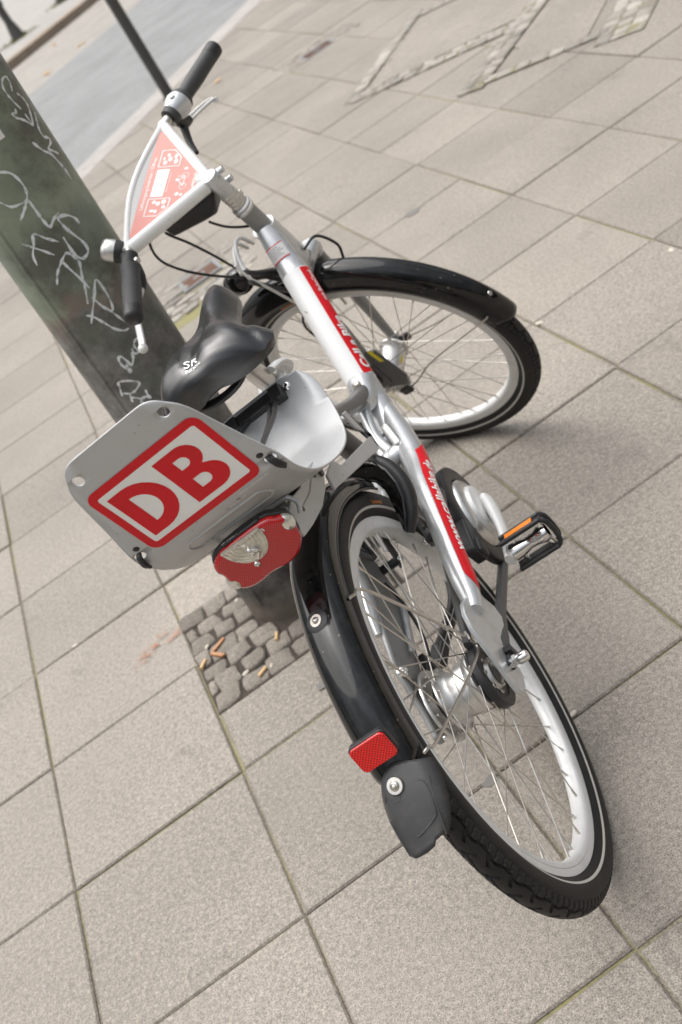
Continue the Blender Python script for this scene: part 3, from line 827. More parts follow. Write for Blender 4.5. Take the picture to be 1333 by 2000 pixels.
def gum(x, y, r, lb):
    P = [(x + r * (1 + 0.2 * math.sin(3 * t + x * 9) + 0.12 * math.sin(5 * t)) * math.cos(t), y + r * (0.85 + 0.15 * math.cos(2 * t + y)) * math.sin(t)) for t in np.linspace(0, 2 * np.pi, 22, endpoint=False)]
    b = MB(); b.prism(P, (0, 0, 0.0005), (1, 0, 0), (0, 1, 0), (0, 0, 1), 0.0016)
    tag(emit('gum_spot', b, 'gum', smooth=0), lb, 'gum', 'trodden gum on the slabs')
gum(1.035, -0.735, .017, 'dark trodden gum, the lower of two left of the rear fender')
gum(1.055, -0.68, .015, 'dark trodden gum, the upper of two left of the rear fender')
gum(1.19, -1.215, .014, 'dark trodden gum seen through the rear spokes')
gum(1.48, -0.68, .014, 'dark trodden gum right of the kickstand bar, below the pedal')
gum(2.20, 1.20, .03, 'faint grey gum far right of the front fender on the slabs')

# ================================================================ BICYCLE
RT = 0.334
PSI, LEAN, PITCH, STEER, HEADA, WB = R_(70.142418), R_(11.796582), 0.000775779, 1.07463458, 1.25817962, 1.10065911
def rotm(ax, a):
    ax = nrm(ax); K = np.array([[0, -ax[2], ax[1]], [ax[2], 0, -ax[0]], [-ax[1], ax[0], 0]])
    return np.eye(3) + math.sin(a) * K + (1 - math.cos(a)) * K @ K
_fw = np.array([math.cos(PSI), math.sin(PSI), 0]); _lf = np.array([-math.sin(PSI), math.cos(PSI), 0]); _up = np.array([0, 0, 1.0])
BM = np.stack([_fw, math.cos(LEAN) * _lf - math.sin(LEAN) * _up, math.cos(LEAN) * _up + math.sin(LEAN) * _lf], 1) @ rotm((0, 1, 0), -PITCH)
HUB = np.array([1.235762, -1.356888, 0.327442])
AXS = np.array([-math.cos(HEADA), 0, math.sin(HEADA)]); NFW = np.array([math.sin(HEADA), 0, math.cos(HEADA)])
P0 = np.array([WB, 0, 0]) - 0.045 * NFW
SQ = rotm(AXS, STEER)
def steer(V): return P0 + (np.asarray(V, float) - P0) @ SQ.T
FH = np.array([WB, 0, 0.0])                    # front hub, unsteered

bike = bpy.data.objects.new('bicycle', None); COL.objects.link(bike)
base = HUB + BM @ np.array([0, 0, -RT])
bike.matrix_world = Matrix([[*BM[i], base[i]] for i in range(3)] + [[0, 0, 0, 1]])
bike.empty_display_size = 0.2
tag(bike, 'silver rental bicycle leaning towards the green post, front wheel turned left, red logo plate', 'bicycle')
OFF = np.array([0, 0, RT])
def part(name, mb, mats, parent=None, xf=None, label=None, **k):
    o = emit(name, mb, mats, parent or bike, xf, off=OFF, **k)
    if label: o['label'] = label
    return o

# ---- wheels
def tyre_mesh():
    NB = 46; na = NB * 24
    al = np.concatenate([[-2.62], np.linspace(-2.4, -1.15, 9)[:-1], np.linspace(-1.15, 1.15, 33), np.linspace(1.15, 2.4, 9)[1:], [2.62]])
    th = np.linspace(0, 2 * np.pi, na, endpoint=False)
    A, TH = np.meshgrid(al, th)
    ph = (TH * NB / (2 * np.pi)) % 1.0
    aa = np.abs(A)
    dep = np.zeros_like(A)
    sgn = np.where(A >= 0, 0.0, 0.5)
    c1 = np.abs(((ph + sgn + 0.55 * aa) % 1.0) - 0.5)
    dep = np.where((aa < 0.46) & (c1 < 0.075), 1, dep)
    sc = 0.52 + 0.09 * np.cos(2 * np.pi * (ph + sgn))
    dep = np.where(np.abs(aa - sc) < 0.045, 1, dep)
    c2 = np.abs(((ph * 3 + sgn * 3 + 0.3 * aa) % 1.0) - 0.5)
    dep = np.where((aa > sc + 0.04) & (aa < 1.02) & (c2 < 0.13), 0.8, dep)
    dep = np.where(np.abs(aa - 1.06) < 0.05, 0.4, dep)
    d = dep * 0.0030
    rr = 0.308 + (0.026 - d) * np.cos(A); yy = (0.0235 - d) * np.sin(A)
    rr[:, 0] = rr[:, -1] = 0.2858; yy[:, 0] = -0.0131; yy[:, -1] = 0.0131
    V = np.stack([rr * np.cos(TH), yy, rr * np.sin(TH)], -1).reshape(-1, 3)
    k = len(al); F = []; mm = []
    for i in range(na):
        i2 = (i + 1) % na
        for j in range(k - 1):
            F.append((i * k + j, i * k + j + 1, i2 * k + j + 1, i2 * k + j))
            a = abs(al[j] + al[j + 1]) / 2
            mm.append(1 if 1.92 < a < 2.09 else 0)
    b = MB(); b.add(V, F, mm); return b

rimprof = [(0.2852, 0.0125), (0.2855, 0.0112), (0.279, 0.0105), (0.279, -0.0105), (0.2855, -0.0112), (0.2852, -0.0125), (0.278, -0.0128), (0.2745, -0.0122), (0.2735, -0.0130), (0.268, -0.0126), (0.2635, -0.0095), (0.2618, -0.004), (0.2618, 0.004), (0.2635, 0.0095), (0.268, 0.0126), (0.2735, 0.0130), (0.2745, 0.0122), (0.278, 0.0128)]
def rim_mesh(valve):
    b = MB(); b.lathe(rimprof, axis=(0, 1, 0), seg=144, closed=True)
    t = R_(valve); d = np.array([math.cos(t), 0, math.sin(t)])
    b.tube([d * 0.262, d * 0.248], 0.0042, 10, 1); b.tube([d * 0.248, d * 0.232], 0.0034, 10, 1)
    return b
def spoke_mesh(k, fl_r, fl_y, cross):
    th = 2 * math.pi * (k + 0.25) / 36
    side = 1 if k % 2 else -1
    hd = 1 if (k // 2) % 2 else -1
    ha = th + hd * R_(cross)
    e = np.array([0.2625 * math.cos(th), side * 0.003, 0.2625 * math.sin(th)])
    a = np.array([fl_r * math.cos(ha), side * fl_y + hd * 0.0015, fl_r * math.sin(ha)])
    d = nrm(e - a); b = MB()
    b.tube([a, e - d * 0.014], 0.00105, 6, 0, up=(0.2, 1, 0.1)); b.tube([e - d * 0.014, e + d * 0.001], [0.0017, 0.0022], 8, 0, up=(0.2, 1, 0.1))
    b.ball(a, 0.0022, u=6, v=5)
    return b

def make_wheel(first, hub_builder, fl, loc, rot, valve, label):
    w = emit('wheel', rim_mesh(valve), ['rim', 'steel'], bike, smooth=40)
    w['label'] = label
    mtx = Matrix([[*rot[i], loc[i] + OFF[i]] for i in range(3)] + [[0, 0, 0, 1]])
    w.matrix_local = mtx
    if first is None: t = emit('tyre', tyre_mesh(), ['rubber', 'stripe'], w, smooth=50)
    else:
        t = first.copy(); COL.objects.link(t); t.parent = w
    hub_builder(w)
    for k in range(36): emit('spoke', spoke_mesh(k, *fl), 'steel', w, smooth=60)
    return w, t

def rear_hub(w):
    h = MB()
    h.lathe([(0.006, 0.058), (0.02, 0.058), (0.026, 0.05), (0.027, 0.036), (0.049, 0.034), (0.0495, 0.0305), (0.046, 0.029), (0.039, 0.024), (0.035, 0.016), (0.035, 0.006), (0.0405, 0.002), (0.041, -0.012), (0.045, -0.016), (0.049, -0.022), (0.0495, -0.0255), (0.046, -0.028), (0.03, -0.029), (0.02, -0.045), (0.006, -0.05)], axis=(0, 1, 0), seg=56)
    h.lathe([(0.030, 0.046), (0.0555, 0.047), (0.0572, 0.0485), (0.0572, 0.0515), (0.05, 0.0535), (0.03, 0.054)], axis=(0, 1, 0), seg=64)
    for k in range(12):
        a = 2 * math.pi * k / 12
        h.ball((0.046 * math.cos(a), 0.0455, 0.046 * math.sin(a)), (0.003, 0.002, 0.003), 1, 8, 6)
    hb = emit('hub', h, ['alu', 'steel'], w, smooth=35)
    y = MB()
    y.lathe([(0.0565, 0.0500), (0.0577, 0.0500), (0.0577, 0.0512), (0.0565, 0.0512)], axis=(0, 1, 0), seg=16, closed=True, a0=205, a1=232)
    g_ = MB(); g_.lathe([(0.022, -0.030), (0.048, -0.0305), (0.0505, -0.032), (0.0505, -0.042), (0.049, -0.0435), (0.036, -0.0425), (0.034, -0.040), (0.020, -0.039), (0.018, -0.046), (0.008, -0.047)], axis=(0, 1, 0), seg=64)
    for k in range(7):
        a = 2 * math.pi * k / 7 + 0.3
        g_.ball((0.026 * math.cos(a), -0.0395, 0.026 * math.sin(a)), (0.004, 0.003, 0.004), 1, 8, 6)
    emit('pulley_guard', g_, ['bplast', 'steel'], w, smooth=35)
    ax_ = MB(); ax_.cyl((0, -0.05, 0), (0, -0.084, 0), 0.0045, m=0)
    ax_.lathe([(0.0085, -0.0765), (0.0045, -0.06)], axis=(0, 1, 0), seg=12)
    ax_.lathe([(0.0075, -0.098), (0.0082, -0.096), (0.0085, -0.083), (0.0075, -0.082)], axis=(0, 1, 0), seg=16, m=0)
    ax_.lathe([(0.0, -0.0995), (0.006, -0.099), (0.0075, -0.0975)], axis=(0, 1, 0), seg=16)
    ax_.lathe([(0.009, -0.083), (0.0095, -0.0825), (0.0095, -0.077), (0.009, -0.0765)], axis=(0, 1, 0), seg=6)
    emit('axle_nut', ax_, 'chrome', w, smooth=35)

def front_hub(w):
    h = MB()
    h.lathe([(0.006, -0.055), (0.016, -0.054), (0.018, -0.046), (0.034, -0.042), (0.0345, -0.038), (0.0290, -0.031), (0.0265, -0.018), (0.0265, 0.012), (0.030, 0.022), (0.036, 0.026), (0.036, 0.030), (0.02, 0.034)], axis=(0, 1, 0), seg=48)
    hb = emit('hub', h, 'alu', w, smooth=35)
    d = MB()
    d.lathe([(0.02, 0.040), (0.048, 0.040), (0.050, 0.0415), (0.050, 0.0455), (0.048, 0.047), (0.022, 0.047), (0.020, 0.052), (0.012, 0.056), (0.006, 0.06)], axis=(0, 1, 0), seg=56)
    for k in range(20):
        a = 2 * math.pi * k / 20
        c = np.array([math.cos(a), 0, math.sin(a)]); t = np.array([-math.sin(a), 0, math.cos(a)])
        d.box(c * 0.042 + np.array([0, 0.049, 0]), (0.016, 0.006, 0.0035), [c, (0, 1, 0), t])
    emit('brake_disc', d, 'alu', w, smooth=35)
    y = MB(); y.lathe([(0.0269, -0.012), (0.0269, 0.006)], axis=(0, 1, 0), seg=6, a0=150, a1=166)
    emit('sticker', y, 'yellow', w, smooth=60)
    for pr_ in ([(0.0, 0.078), (0.007, 0.076), (0.0085, 0.07), (0.0085, 0.06)], [(0.0, -0.082), (0.007, -0.08), (0.0085, -0.074), (0.0085, -0.06)]):
        n_ = MB(); n_.lathe(pr_, axis=(0, 1, 0), seg=12); emit('axle_nut', n_, 'steel', w, smooth=35)

wr, ty = make_wheel(None, rear_hub, (0.0455, 0.028, 58), np.zeros(3), np.eye(3), 49, 'rear wheel standing straight on the slabs')
FHS = steer(FH)
wf, _ = make_wheel(ty, front_hub, (0.032, 0.034, 64), FHS, SQ, 118, 'front wheel turned sharply left')

# tyre prints (orange lettering)
def tyre_text(w, txt, ang, side, m, size=0.0085, r=0.3035):
    bm = text2d(txt, size, 0.02)
    xs = [v.co.x for v in bm.verts]
    cut(bm, np.linspace(min(xs), max(xs), 14)[1:-1])
    def fn(x, y):
        # reads from outside, on the sidewall
        rr = r + y
        t = R_(ang) + (x / r) * (-1 if side > 0 else 1) * (-1)
        t = R_(ang) - side * (-x / r)
        c = (rr - 0.308) / 0.026
        yy = 0.0235 * math.sqrt(max(0, 1 - c * c)) + 0.0007
        return (rr * math.cos(t), side * yy, rr * math.sin(t))
    emit('tyre_print', mapped(bm, fn), m, w, smooth=0)
tyre_text(wr, 'Continental', 47, -1, 'orange')
tyre_text(wf, 'Continental', 112, 1, 'orange')
tyre_text(wf, 'CONTACT', 97, 1, 'orange')

# ---- fenders
def fender_mesh(a0, a1, r0=0.333, dr=0.037, hw=0.031, n=70, c=(0, 0, 0), end_round=True):
    b = MB(); V = []; F = []
    bs = np.linspace(-100, 100, 25)
    an = np.linspace(R_(a0), R_(a1), n)
    for i, t in enumerate(an):
        for be in bs:
            s_, co = math.sin(R_(be)), math.cos(R_(be))
            rr = (np.interp(math.degrees(t), r0[0], r0[1]) if isinstance(r0, tuple) else r0) + dr * co; y = hw * math.copysign(abs(s_) ** 0.85, s_)
            tt = t
            if end_round:
                L = (abs(s_) ** 3) * 0.05
                if i < 4: tt = t + (L * (4 - i) / 4) * (1 if a1 > a0 else -1)
                if i > n - 5: tt = t - (L * (i - n + 5) / 4) * (1 if a1 > a0 else -1)
            V.append((c[0] + rr * math.cos(tt), c[1] + y, c[2] + rr * math.sin(tt)))
    k = len(bs)
    for i in range(n - 1):
        for j in range(k - 1): F.append((i * k + j, i * k + j + 1, (i + 1) * k + j + 1, (i + 1) * k + j))
    b.add(V, F); return b
fr = part('fender', fender_mesh(145.5, 44, ([40, 66, 100, 150], [0.324, 0.328, 0.345, 0.345]), 0.029, 0.0325), 'black', solid=0.002, smooth=60, label='glossy black rear fender carrying the red reflector and mud flap')
ff = part('fender', fender_mesh(71, 188, 0.321, 0.037, 0.031, c=FH), 'black', xf=steer, solid=0.002, smooth=60, label='glossy black front fender, dusty and scratched')
def polar(a, r, y=0): return np.array([r * math.cos(R_(a)), y, r * math.sin(R_(a))])
def radial(a): return polar(a, 1.0)
for sg in (1, -1):
    b = MB(); b.tube([polar(a, np.interp(a, [40, 66, 100, 150], [0.3195, 0.3235, 0.3405, 0.3405]), sg * 0.0323) for a in np.linspace(45.5, 144, 60)], 0.0017, 8)
    part('edge_bead', b, 'darkgrey', fr, smooth=60)
    b = MB(); b.tube([FH + polar(a, 0.3150, sg * 0.0308) for a in np.linspace(73, 186, 60)], 0.0015, 8)
    part('edge_bead', b, 'darkgrey', ff, xf=steer, smooth=60)
# rear fender bolt with rubber washer
b = MB(); b.lathe([(0.0, 0.006), (0.010, 0.0058), (0.0145, 0.004), (0.0155, 0.001), (0.0155, -0.006)], polar(113.8, 0.3705, 0.0), radial(113.8), 30, 0)
b.lathe([(0.0035, 0.0066), (0.0078, 0.0066), (0.0078, 0.0055)], polar(113.8, 0.3705, 0.0), radial(113.8), 24, 1)
b.screw(polar(113.8, 0.3765, 0.0), radial(113.8), 0.0045, 1)
part('bolt', b, ['bplast', 'steel'], fr)
b = MB(); b.screw(FH + polar(176, 0.3575, 0.0), radial(176), 0.006, 1); b.lathe([(0.0, 0.0015), (0.011, 0.001), (0.0125, -0.004)], FH + polar(176, 0.357, 0), radial(176), 24, 0)
part('bolt', b, ['bplast', 'steel'], ff, xf=steer)
# reflector on the rear fender
def frame_at(a, r, y=0):
    return polar(a, r, y), np.array([-math.sin(R_(a)), 0, math.cos(R_(a))]), radial(a)   # origin, along (upwards), outwards
rc = np.array([-0.2945, -0.001, 0.2535])
ro = nrm((-0.93, -0.05, 0.30)); ry = nrm(np.cross((0, 0, 1), ro)); ru = np.cross(ro, ry)       # out, left?, up
ey = -np.cross(ro, ru)
refl = rrect(-0.0240, 0.0240, -0.0165, 0.0165, 0.0065)
b = MB(); b.prism([(x * 1.06, y * 1.08) for x, y in refl], rc - ro * 0.001, ry, ru, -ro, 0.010)
b.tube([rc - ro * 0.01, rc - ro * 0.034 + ru * 0.01], 0.008, 10)
rf = part('reflector', b, 'bplast', fr, bevel=0.0012)
b = MB(); b.prism(refl, rc, ry, ru, ro, 0.0035)
b2 = MB(); b2.prism(refl, rc - ro * 0.0012, ry, ru, ro, 0.0042)
part('reflector_lens', b2, 'redlens2', fr, bevel=0.0012)
# mud flap
def flap_mesh():
    V = []; F = []
    rows = 17; cols = 15
    al_ = nrm(np.array([-0.78, 0, -0.63])); ra = nrm(np.array([-0.63, 0, 0.78])); o_ = np.array([-0.304, 0, 0.199]) + ra * 0.0175
    ss = [0, 0.1, 0.25, 0.42, 0.6, 0.78, 0.92, 1.0]
    lf = [0.0245, 0.0285, 0.0305, 0.0320, 0.0320, 0.0310, 0.0300, 0.0270]; rg = [-0.0440, -0.0475, -0.0480, -0.0470, -0.0440, -0.0390, -0.0330, -0.0270]
    for i in range(rows):
        u = i / (rows - 1)
        a, c = np.interp(u, ss, lf), np.interp(u, ss, rg)
        for j in range(cols):
            t = j / (cols - 1); y = a * (1 - t) + c * t
            e = abs(2 * t - 1)
            dep = -0.20 * (y + 0.008) ** 2 / 0.046 - 0.010 * max(0, e - 0.74) / 0.26 * (1 - 0.4 * u) + 0.0035 * math.sin(math.pi * min(1, u * 1.1))
            s0 = -0.0235 + 0.014 * max(0, t - 0.5) / 0.5 + 0.016 * max(0, 0.38 - t) / 0.38
            s1 = 0.0775 - 0.006 * max(0, t - 0.45) / 0.55 - 0.006 * max(0, 0.16 - t) / 0.16 - (0.004 if t > 0.66 else 0)
            V.append(o_ + al_ * (s0 + (s1 - s0) * u) + np.array([0, y, 0]) + ra * dep)
    for i in range(rows - 1):
        for j in range(cols - 1): F.append((i * cols + j, i * cols + j + 1, (i + 1) * cols + j + 1, (i + 1) * cols + j))
    b = MB(); b.add(V, F); return b, o_, al_, ra
fb, fo, fal, fra = flap_mesh()
fl = part('mud_flap', fb, 'flap', solid=0.003, smooth=60)
b = MB()
loop_ = [(-0.010, 0.004), (-0.026, 0.006), (-0.033, 0.016), (-0.029, 0.042), (-0.023, 0.050), (-0.004, 0.057), (0.004, 0.058)]
def flap_pt(y, s_, h=0.0015): return fo + fal * s_ + np.array([0, y, 0]) + fra * (-0.20 * (y + 0.008) ** 2 / 0.046 + 0.0035 * math.sin(math.pi * min(1, (s_ + 0.0135) / 0.083)) + h)
b.tube([flap_pt(y, s_) for y, s_ in loop_], 0.0009, 6, n=40)
b.tube([flap_pt(y, s_) for y, s_ in [(0.022, 0.010), (0.019, 0.004), (0.012, 0.014), (0.004, 0.016), (0.0, 0.012)]], 0.0008, 6, n=20)
b.tube([flap_pt(-0.0385 + 0.012 * q, 0.008 + 0.062 * q, 0.001) for q in np.linspace(0, 1, 8)], 0.0009, 6)
b.tube([flap_pt(0.0275 - 0.002 * q, 0.03 + 0.042 * q, 0.001) for q in np.linspace(0, 1, 8)], 0.0009, 6)
part('rib', b, 'flap', fl)
b = MB(); b.lathe([(0.0, 0.003), (0.0095, 0.0028), (0.0105, 0.0012), (0.0105, -0.001)], flap_pt(0.0, 0.0, 0.003), fra, 24); b.screw(flap_pt(0.0, 0.0, 0.0055), fra, 0.006)
part('bolt', b, 'steel', fl)
# fender stays
def stay(P, parent, xf=None, r=0.0021):
    b = MB(); b.tube(P, r, 8, n=30); part('stay', b, 'steel', parent, xf)
stay([polar(110.5, 0.345, -0.034), polar(109.5, 0.338, -0.0385), polar(106, 0.30, -0.043), (0.005, -0.050, 0.085), (0.006, -0.051, 0.083)], fr)
stay([(0.012, -0.052, 0.083), (0.004, -0.053, 0.075), (-0.02, -0.052, 0.061), polar(144, 0.30, -0.042), polar(144, 0.335, -0.038), polar(144.3, 0.345, -0.033)], fr)
stay([polar(111, 0.345, 0.034), polar(106, 0.30, 0.043), (0.005, 0.056, 0.085), (-0.02, 0.056, 0.061), polar(144, 0.30, 0.045), polar(144, 0.342, 0.035)], fr)
stay([FH + (-0.025, 0.064, -0.035), FH + (-0.06, 0.058, -0.035), FH + (-0.14, 0.050, -0.012), FH + (-0.27, 0.042, 0.0), FH + (-0.322, 0.038, 0.003), FH + (-0.333, 0.0335, 0.004)], ff, steer, 0.0018)
stay([FH + (-0.02, -0.064, -0.012), FH + (-0.14, -0.050, -0.012), FH + (-0.322, -0.038, 0.003), FH + (-0.333, -0.0335, 0.004)], ff, steer, 0.0018)
# black clips at the stay ends
b = MB(); b.box(FH + (-0.03, 0.068, -0.033), (0.03, 0.01, 0.02)); b.box(FH + (-0.02, -0.066, -0.012), (0.03, 0.01, 0.02))
part('stay_clip', b, 'bplast', ff, xf=steer, bevel=0.003)

# ---- main frame
def tube_pt(path, s_, r, phi, side=-1):
    """point on the tube: phi measured from the upper normal towards the right side (-Y)"""
    u = s_ * (len(path) - 1); i = min(int(u), len(path) - 2); t = u - i
    p = path[i] * (1 - t) + path[i + 1] * t
    T = nrm(path[i + 1] - path[i]); N = nrm(np.array([0, 0, 1.0]) - T * T[2]); 
    if N[2] < 0: N = -N
    B = nrm(np.cross(T, N))
    if B[1] > 0: B = -B
    return p + N * r * math.cos(phi) + B * r * math.sin(phi)
main_path = smooth_path([(0.452, 0, -0.050), (0.55, 0, 0.058), (0.66, 0, 0.186), (0.745, 0, 0.279), (0.837, 0, 0.370), (0.872, 0, 0.420), (0.893, 0, 0.458)], 240); main_path = resample(main_path, 121)
L = np.concatenate([[0], np.cumsum(np.linalg.norm(np.diff(main_path, axis=0), axis=1))]); Lm = L[-1]
b = MB()
kw = int(np.argmin(np.abs(main_path[:, 0] - 0.8365))) + 1; k0 = int(np.argmin(np.abs(main_path[:, 0] - 0.661)))
b.tube(main_path[:k0 + 1], [0.029, 0.0285, 0.0285], 32, 0)
b.tube(main_path[k0:kw], 0.0283, 32, 1, caps=False)
b.tube(main_path[kw - 1:], [0.0283, 0.0255, 0.0245, 0.0225, 0.018], 32, 2)
# head tube
b.tube([P0 + AXS * 0.385, P0 + AXS * 0.50], 0.0255, 28, 2, up=(0, 1, 0))
# bottom bracket shell
b.tube([(0.449, 0.036, -0.054), (0.449, -0.036, -0.054)], 0.024, 24, 0, up=(0, 0, 1))
# junction lug with the seat strut
b.tube([(0.668, 0, 0.175), (0.60, 0, 0.192), (0.52, 0, 0.226), (0.435, 0, 0.268), (0.36, 0, 0.305)], [0.026, 0.017, 0.0148, 0.0148, 0.0148], 24, 3, n=30)
b.tube([(0.665, 0, 0.186), (0.640, 0, 0.185), (0.600, 0, 0.180), (0.56, 0, 0.192)], [0.029, 0.027, 0.022, 0.014], 24, 0, n=16)
b.tube([(0.625, 0, 0.146), (0.585, -0.004, 0.132), (0.54, -0.008, 0.120)], [0.030, 0.028, 0.022], 24, 0)
# seat tube
b.tube([(0.449, 0, -0.054), (0.39, 0, 0.14), (0.338, 0, 0.32), (0.312, 0, 0.405)], 0.0195, 24, 3)
frame = part('frame', b, ['silver', 'white', 'silver', 'midgrey'], smooth=45)
b = MB(); b.lathe([(0.0001, 0.004), (0.006, 0.004), (0.0085, 0.002), (0.0085, -0.004)], (0.617, -0.003, 0.2085), (0.25, -0.1, 1), 16)
part('bolt', b, 'steel', frame)
# red decal and lettering on the white tube
def main_pt(x, phi, r): return tube_pt(main_path, x / Lm, r, phi)
s0_, s1_ = L[k0] + 0.005, L[kw - 1] - 0.002
V = []; F = []
n1, n2 = 40, 16
for i in range(n1):
    for j in range(n2):
        ph = R_(42 + (132 - 42) * j / (n2 - 1)); V.append(main_pt(s0_ + (s1_ - s0_) * i / (n1 - 1), ph, 0.0289))
for i in range(n1 - 1):
    for j in range(n2 - 1): F.append((i * n2 + j, i * n2 + j + 1, (i + 1) * n2 + j + 1, (i + 1) * n2 + j))
b = MB(); b.add(V, F)
dec = part('red_stripe', b, 'red', frame, smooth=60)
def tube_text(txt, size, bold, x_mid, phi_mid, r, fn, parent, width=None, m='wfilm', shear=0.0):
    bm = text2d(txt, size, bold, shear, width)
    xs = [v.co.x for v in bm.verts]; ys = [v.co.y for v in bm.verts]
    cut(bm, np.linspace(min(xs), max(xs), 24)[1:-1], np.linspace(min(ys), max(ys), 7)[1:-1])
    return part('lettering', mapped(bm, lambda x, y: fn(x_mid + x, R_(phi_mid) - y / r, r + 0.0013)), m, parent, smooth=0)
tube_text('Call a Bike', 0.0275, 0.030, s0_ + 0.068, 77, 0.0283, main_pt, frame, 0.118, shear=0.15)
tube_text('mit BahnCard', 0.014, 0.02, s1_ - 0.046, 76, 0.0283, main_pt, frame, 0.070)
# little warning label near the head tube
V = []; F = []
for i in range(8):
    for j in range(12): V.append(main_pt(Lm - 0.072 + 0.030 * i / 7, R_(-48 + 92 * j / 11), 0.0262 + 0.0004))
for i in range(7):
    for j in range(11): F.append((i * 12 + j, i * 12 + j + 1, (i + 1) * 12 + j + 1, (i + 1) * 12 + j))
b = MB(); b.add(V, F); lab_ = part('label', b, 'paper', frame, smooth=60)
b = MB()
for s_, m_ in [(0.0, 0), (0.030, 0)]:
    V = [main_pt(Lm - 0.072 + s_ + d_, R_(-48 + 92 * j / 11), 0.0269) for d_ in (-0.0009, 0.0009) for j in range(12)]
    b.add(V, [(j, j + 1, 13 + j, 12 + j) for j in range(11)], 0)
for k in range(6):
    V = [main_pt(Lm - 0.068 + 0.0042 * k + d_, R_(-42 + (76 - 9 * (k % 3)) * j / 11), 0.0269) for d_ in (-0.0006, 0.0006) for j in range(12)]
    b.add(V, [(j, j + 1, 13 + j, 12 + j) for j in range(11)], 1)
part('lettering', b, ['red', 'ink'], frame, smooth=0)
b = MB()
b.add([main_pt(s1_ - 0.085 + 0.008 * i / 5 - 0.004, R_(-22 - 9 * i / 5 + d_), 0.0286) for d_ in (-2, 2) for i in range(6)], [(i, i + 1, 7 + i, 6 + i) for i in range(5)])
part('paint_chip', b, 'ink', frame, smooth=0)

# ---- swing arm (right, left, yoke) and dropouts
arm_path = smooth_path([(0.060, -0.0655, 0.066), (0.083, -0.066, 0.068), (0.131, -0.065, 0.083), (0.196, -0.062, 0.098), (0.271, -0.058, 0.112), (0.345, -0.051, 0.118), (0.417, -0.044, 0.114), (0.512, -0.030, 0.122), (0.585, -0.016, 0.134), (0.640, -0.004, 0.150)], 200); arm_path = resample(arm_path, 90)
La = np.concatenate([[0], np.cumsum(np.linalg.norm(np.diff(arm_path, axis=0), axis=1))])
ar = [0.013, 0.019, 0.0195, 0.0198, 0.020, 0.021, 0.022, 0.023, 0.0225, 0.021, 0.018]
b = MB(); b.tube(arm_path, ar, 28, 0, rb=[x * 0.98 for x in ar])
arm = None
# yoke bridging to the left arm, behind the seat tube, with bolts
b.tube([(0.585, -0.012, 0.135), (0.545, 0.012, 0.115), (0.50, 0.03, 0.085), (0.44, 0.052, 0.07), (0.36, 0.064, 0.075)], [0.022, 0.021, 0.019, 0.018, 0.018], 20, 0, n=24)
b.tube([(0.475, -0.035, 0.118), (0.463, 0.0, 0.125), (0.45, 0.04, 0.10)], 0.018, 18, 0, n=14)
b.tube([(0.560, 0.006, 0.178), (0.505, 0.004, 0.155), (0.462, -0.012, 0.128)], [0.012, 0.010, 0.009], 14, 0, n=14)
arm = part('swing_arm', b, 'silver', smooth=45, label='right swing arm carrying the red web address')
b = MB(); b.ball((0.466, -0.034, 0.120), (0.011, 0.009, 0.011)); b.cyl((0.512, -0.02, 0.158), (0.475, -0.028, 0.138), 0.0085, 14); b.ball((0.474, -0.028, 0.137), 0.009)
part('pivot_bolt', b, 'alu', arm)
def arm_pt(x, phi, r):
    u = np.interp(x, La, np.linspace(0, 1, len(La))); rr = np.interp(u, np.linspace(0, 1, len(ar)), ar)
    return tube_pt(arm_path, u, rr + (r - 0.0199), phi)
x0_, x1_ = 0.035, 0.405
V = []; F = []
n1, n2 = 50, 14
for i in range(n1):
    u = i / (n1 - 1); x = x0_ + (x1_ - x0_) * u
    a0 = 34 + (60 * max(0, 1 - (u / 0.07)) ** 1.5 if u < 0.07 else 0) + (55 * ((u - 0.9) / 0.1) if u > 0.93 else 0)
    for j in range(n2): V.append(arm_pt(x, R_(a0 + (125 - a0) * j / (n2 - 1)), 0.0205))
for i in range(n1 - 1):
    for j in range(n2 - 1): F.append((i * n2 + j, i * n2 + j + 1, (i + 1) * n2 + j + 1, (i + 1) * n2 + j))
b = MB(); b.add(V, F); part('red_stripe', b, 'red', arm, smooth=60)
tube_text('www.callabike.de', 0.021, 0.022, 0.222, 72, 0.0199, arm_pt, arm, 0.235, shear=0.12)
# right dropout plate
dp = [(0.070, 0.088), (0.098, 0.066), (0.122, 0.030), (0.127, 0.004), (0.118, -0.016), (0.098, -0.016), (0.075, -0.004), (0.052, 0.006), (0.034, 0.004), (0.026, -0.006), (0.024, -0.026), (0.010, -0.037), (-0.014, -0.037), (-0.036, -0.026), (-0.044, -0.012), (-0.036, 0.012), (-0.014, 0.052), (0.004, 0.086), (0.024, 0.100), (0.046, 0.100)]
b = MB(); b.prism(dp, (0, -0.0605, 0), (1, 0, 0), (0, 0, 1), (0, -1, 0), 0.0075)
part('dropout', b, 'silver', arm, bevel=0.0018)
b = MB(); b.tube([(0.024, -0.070, -0.002), (0.010, -0.0705, -0.001), (-0.006, -0.0705, 0.0)], 0.0075, 14); b.box((0.022, -0.074, -0.001), (0.012, 0.012, 0.022))
part('chain_tensioner', b, 'bplast', arm, bevel=0.001)
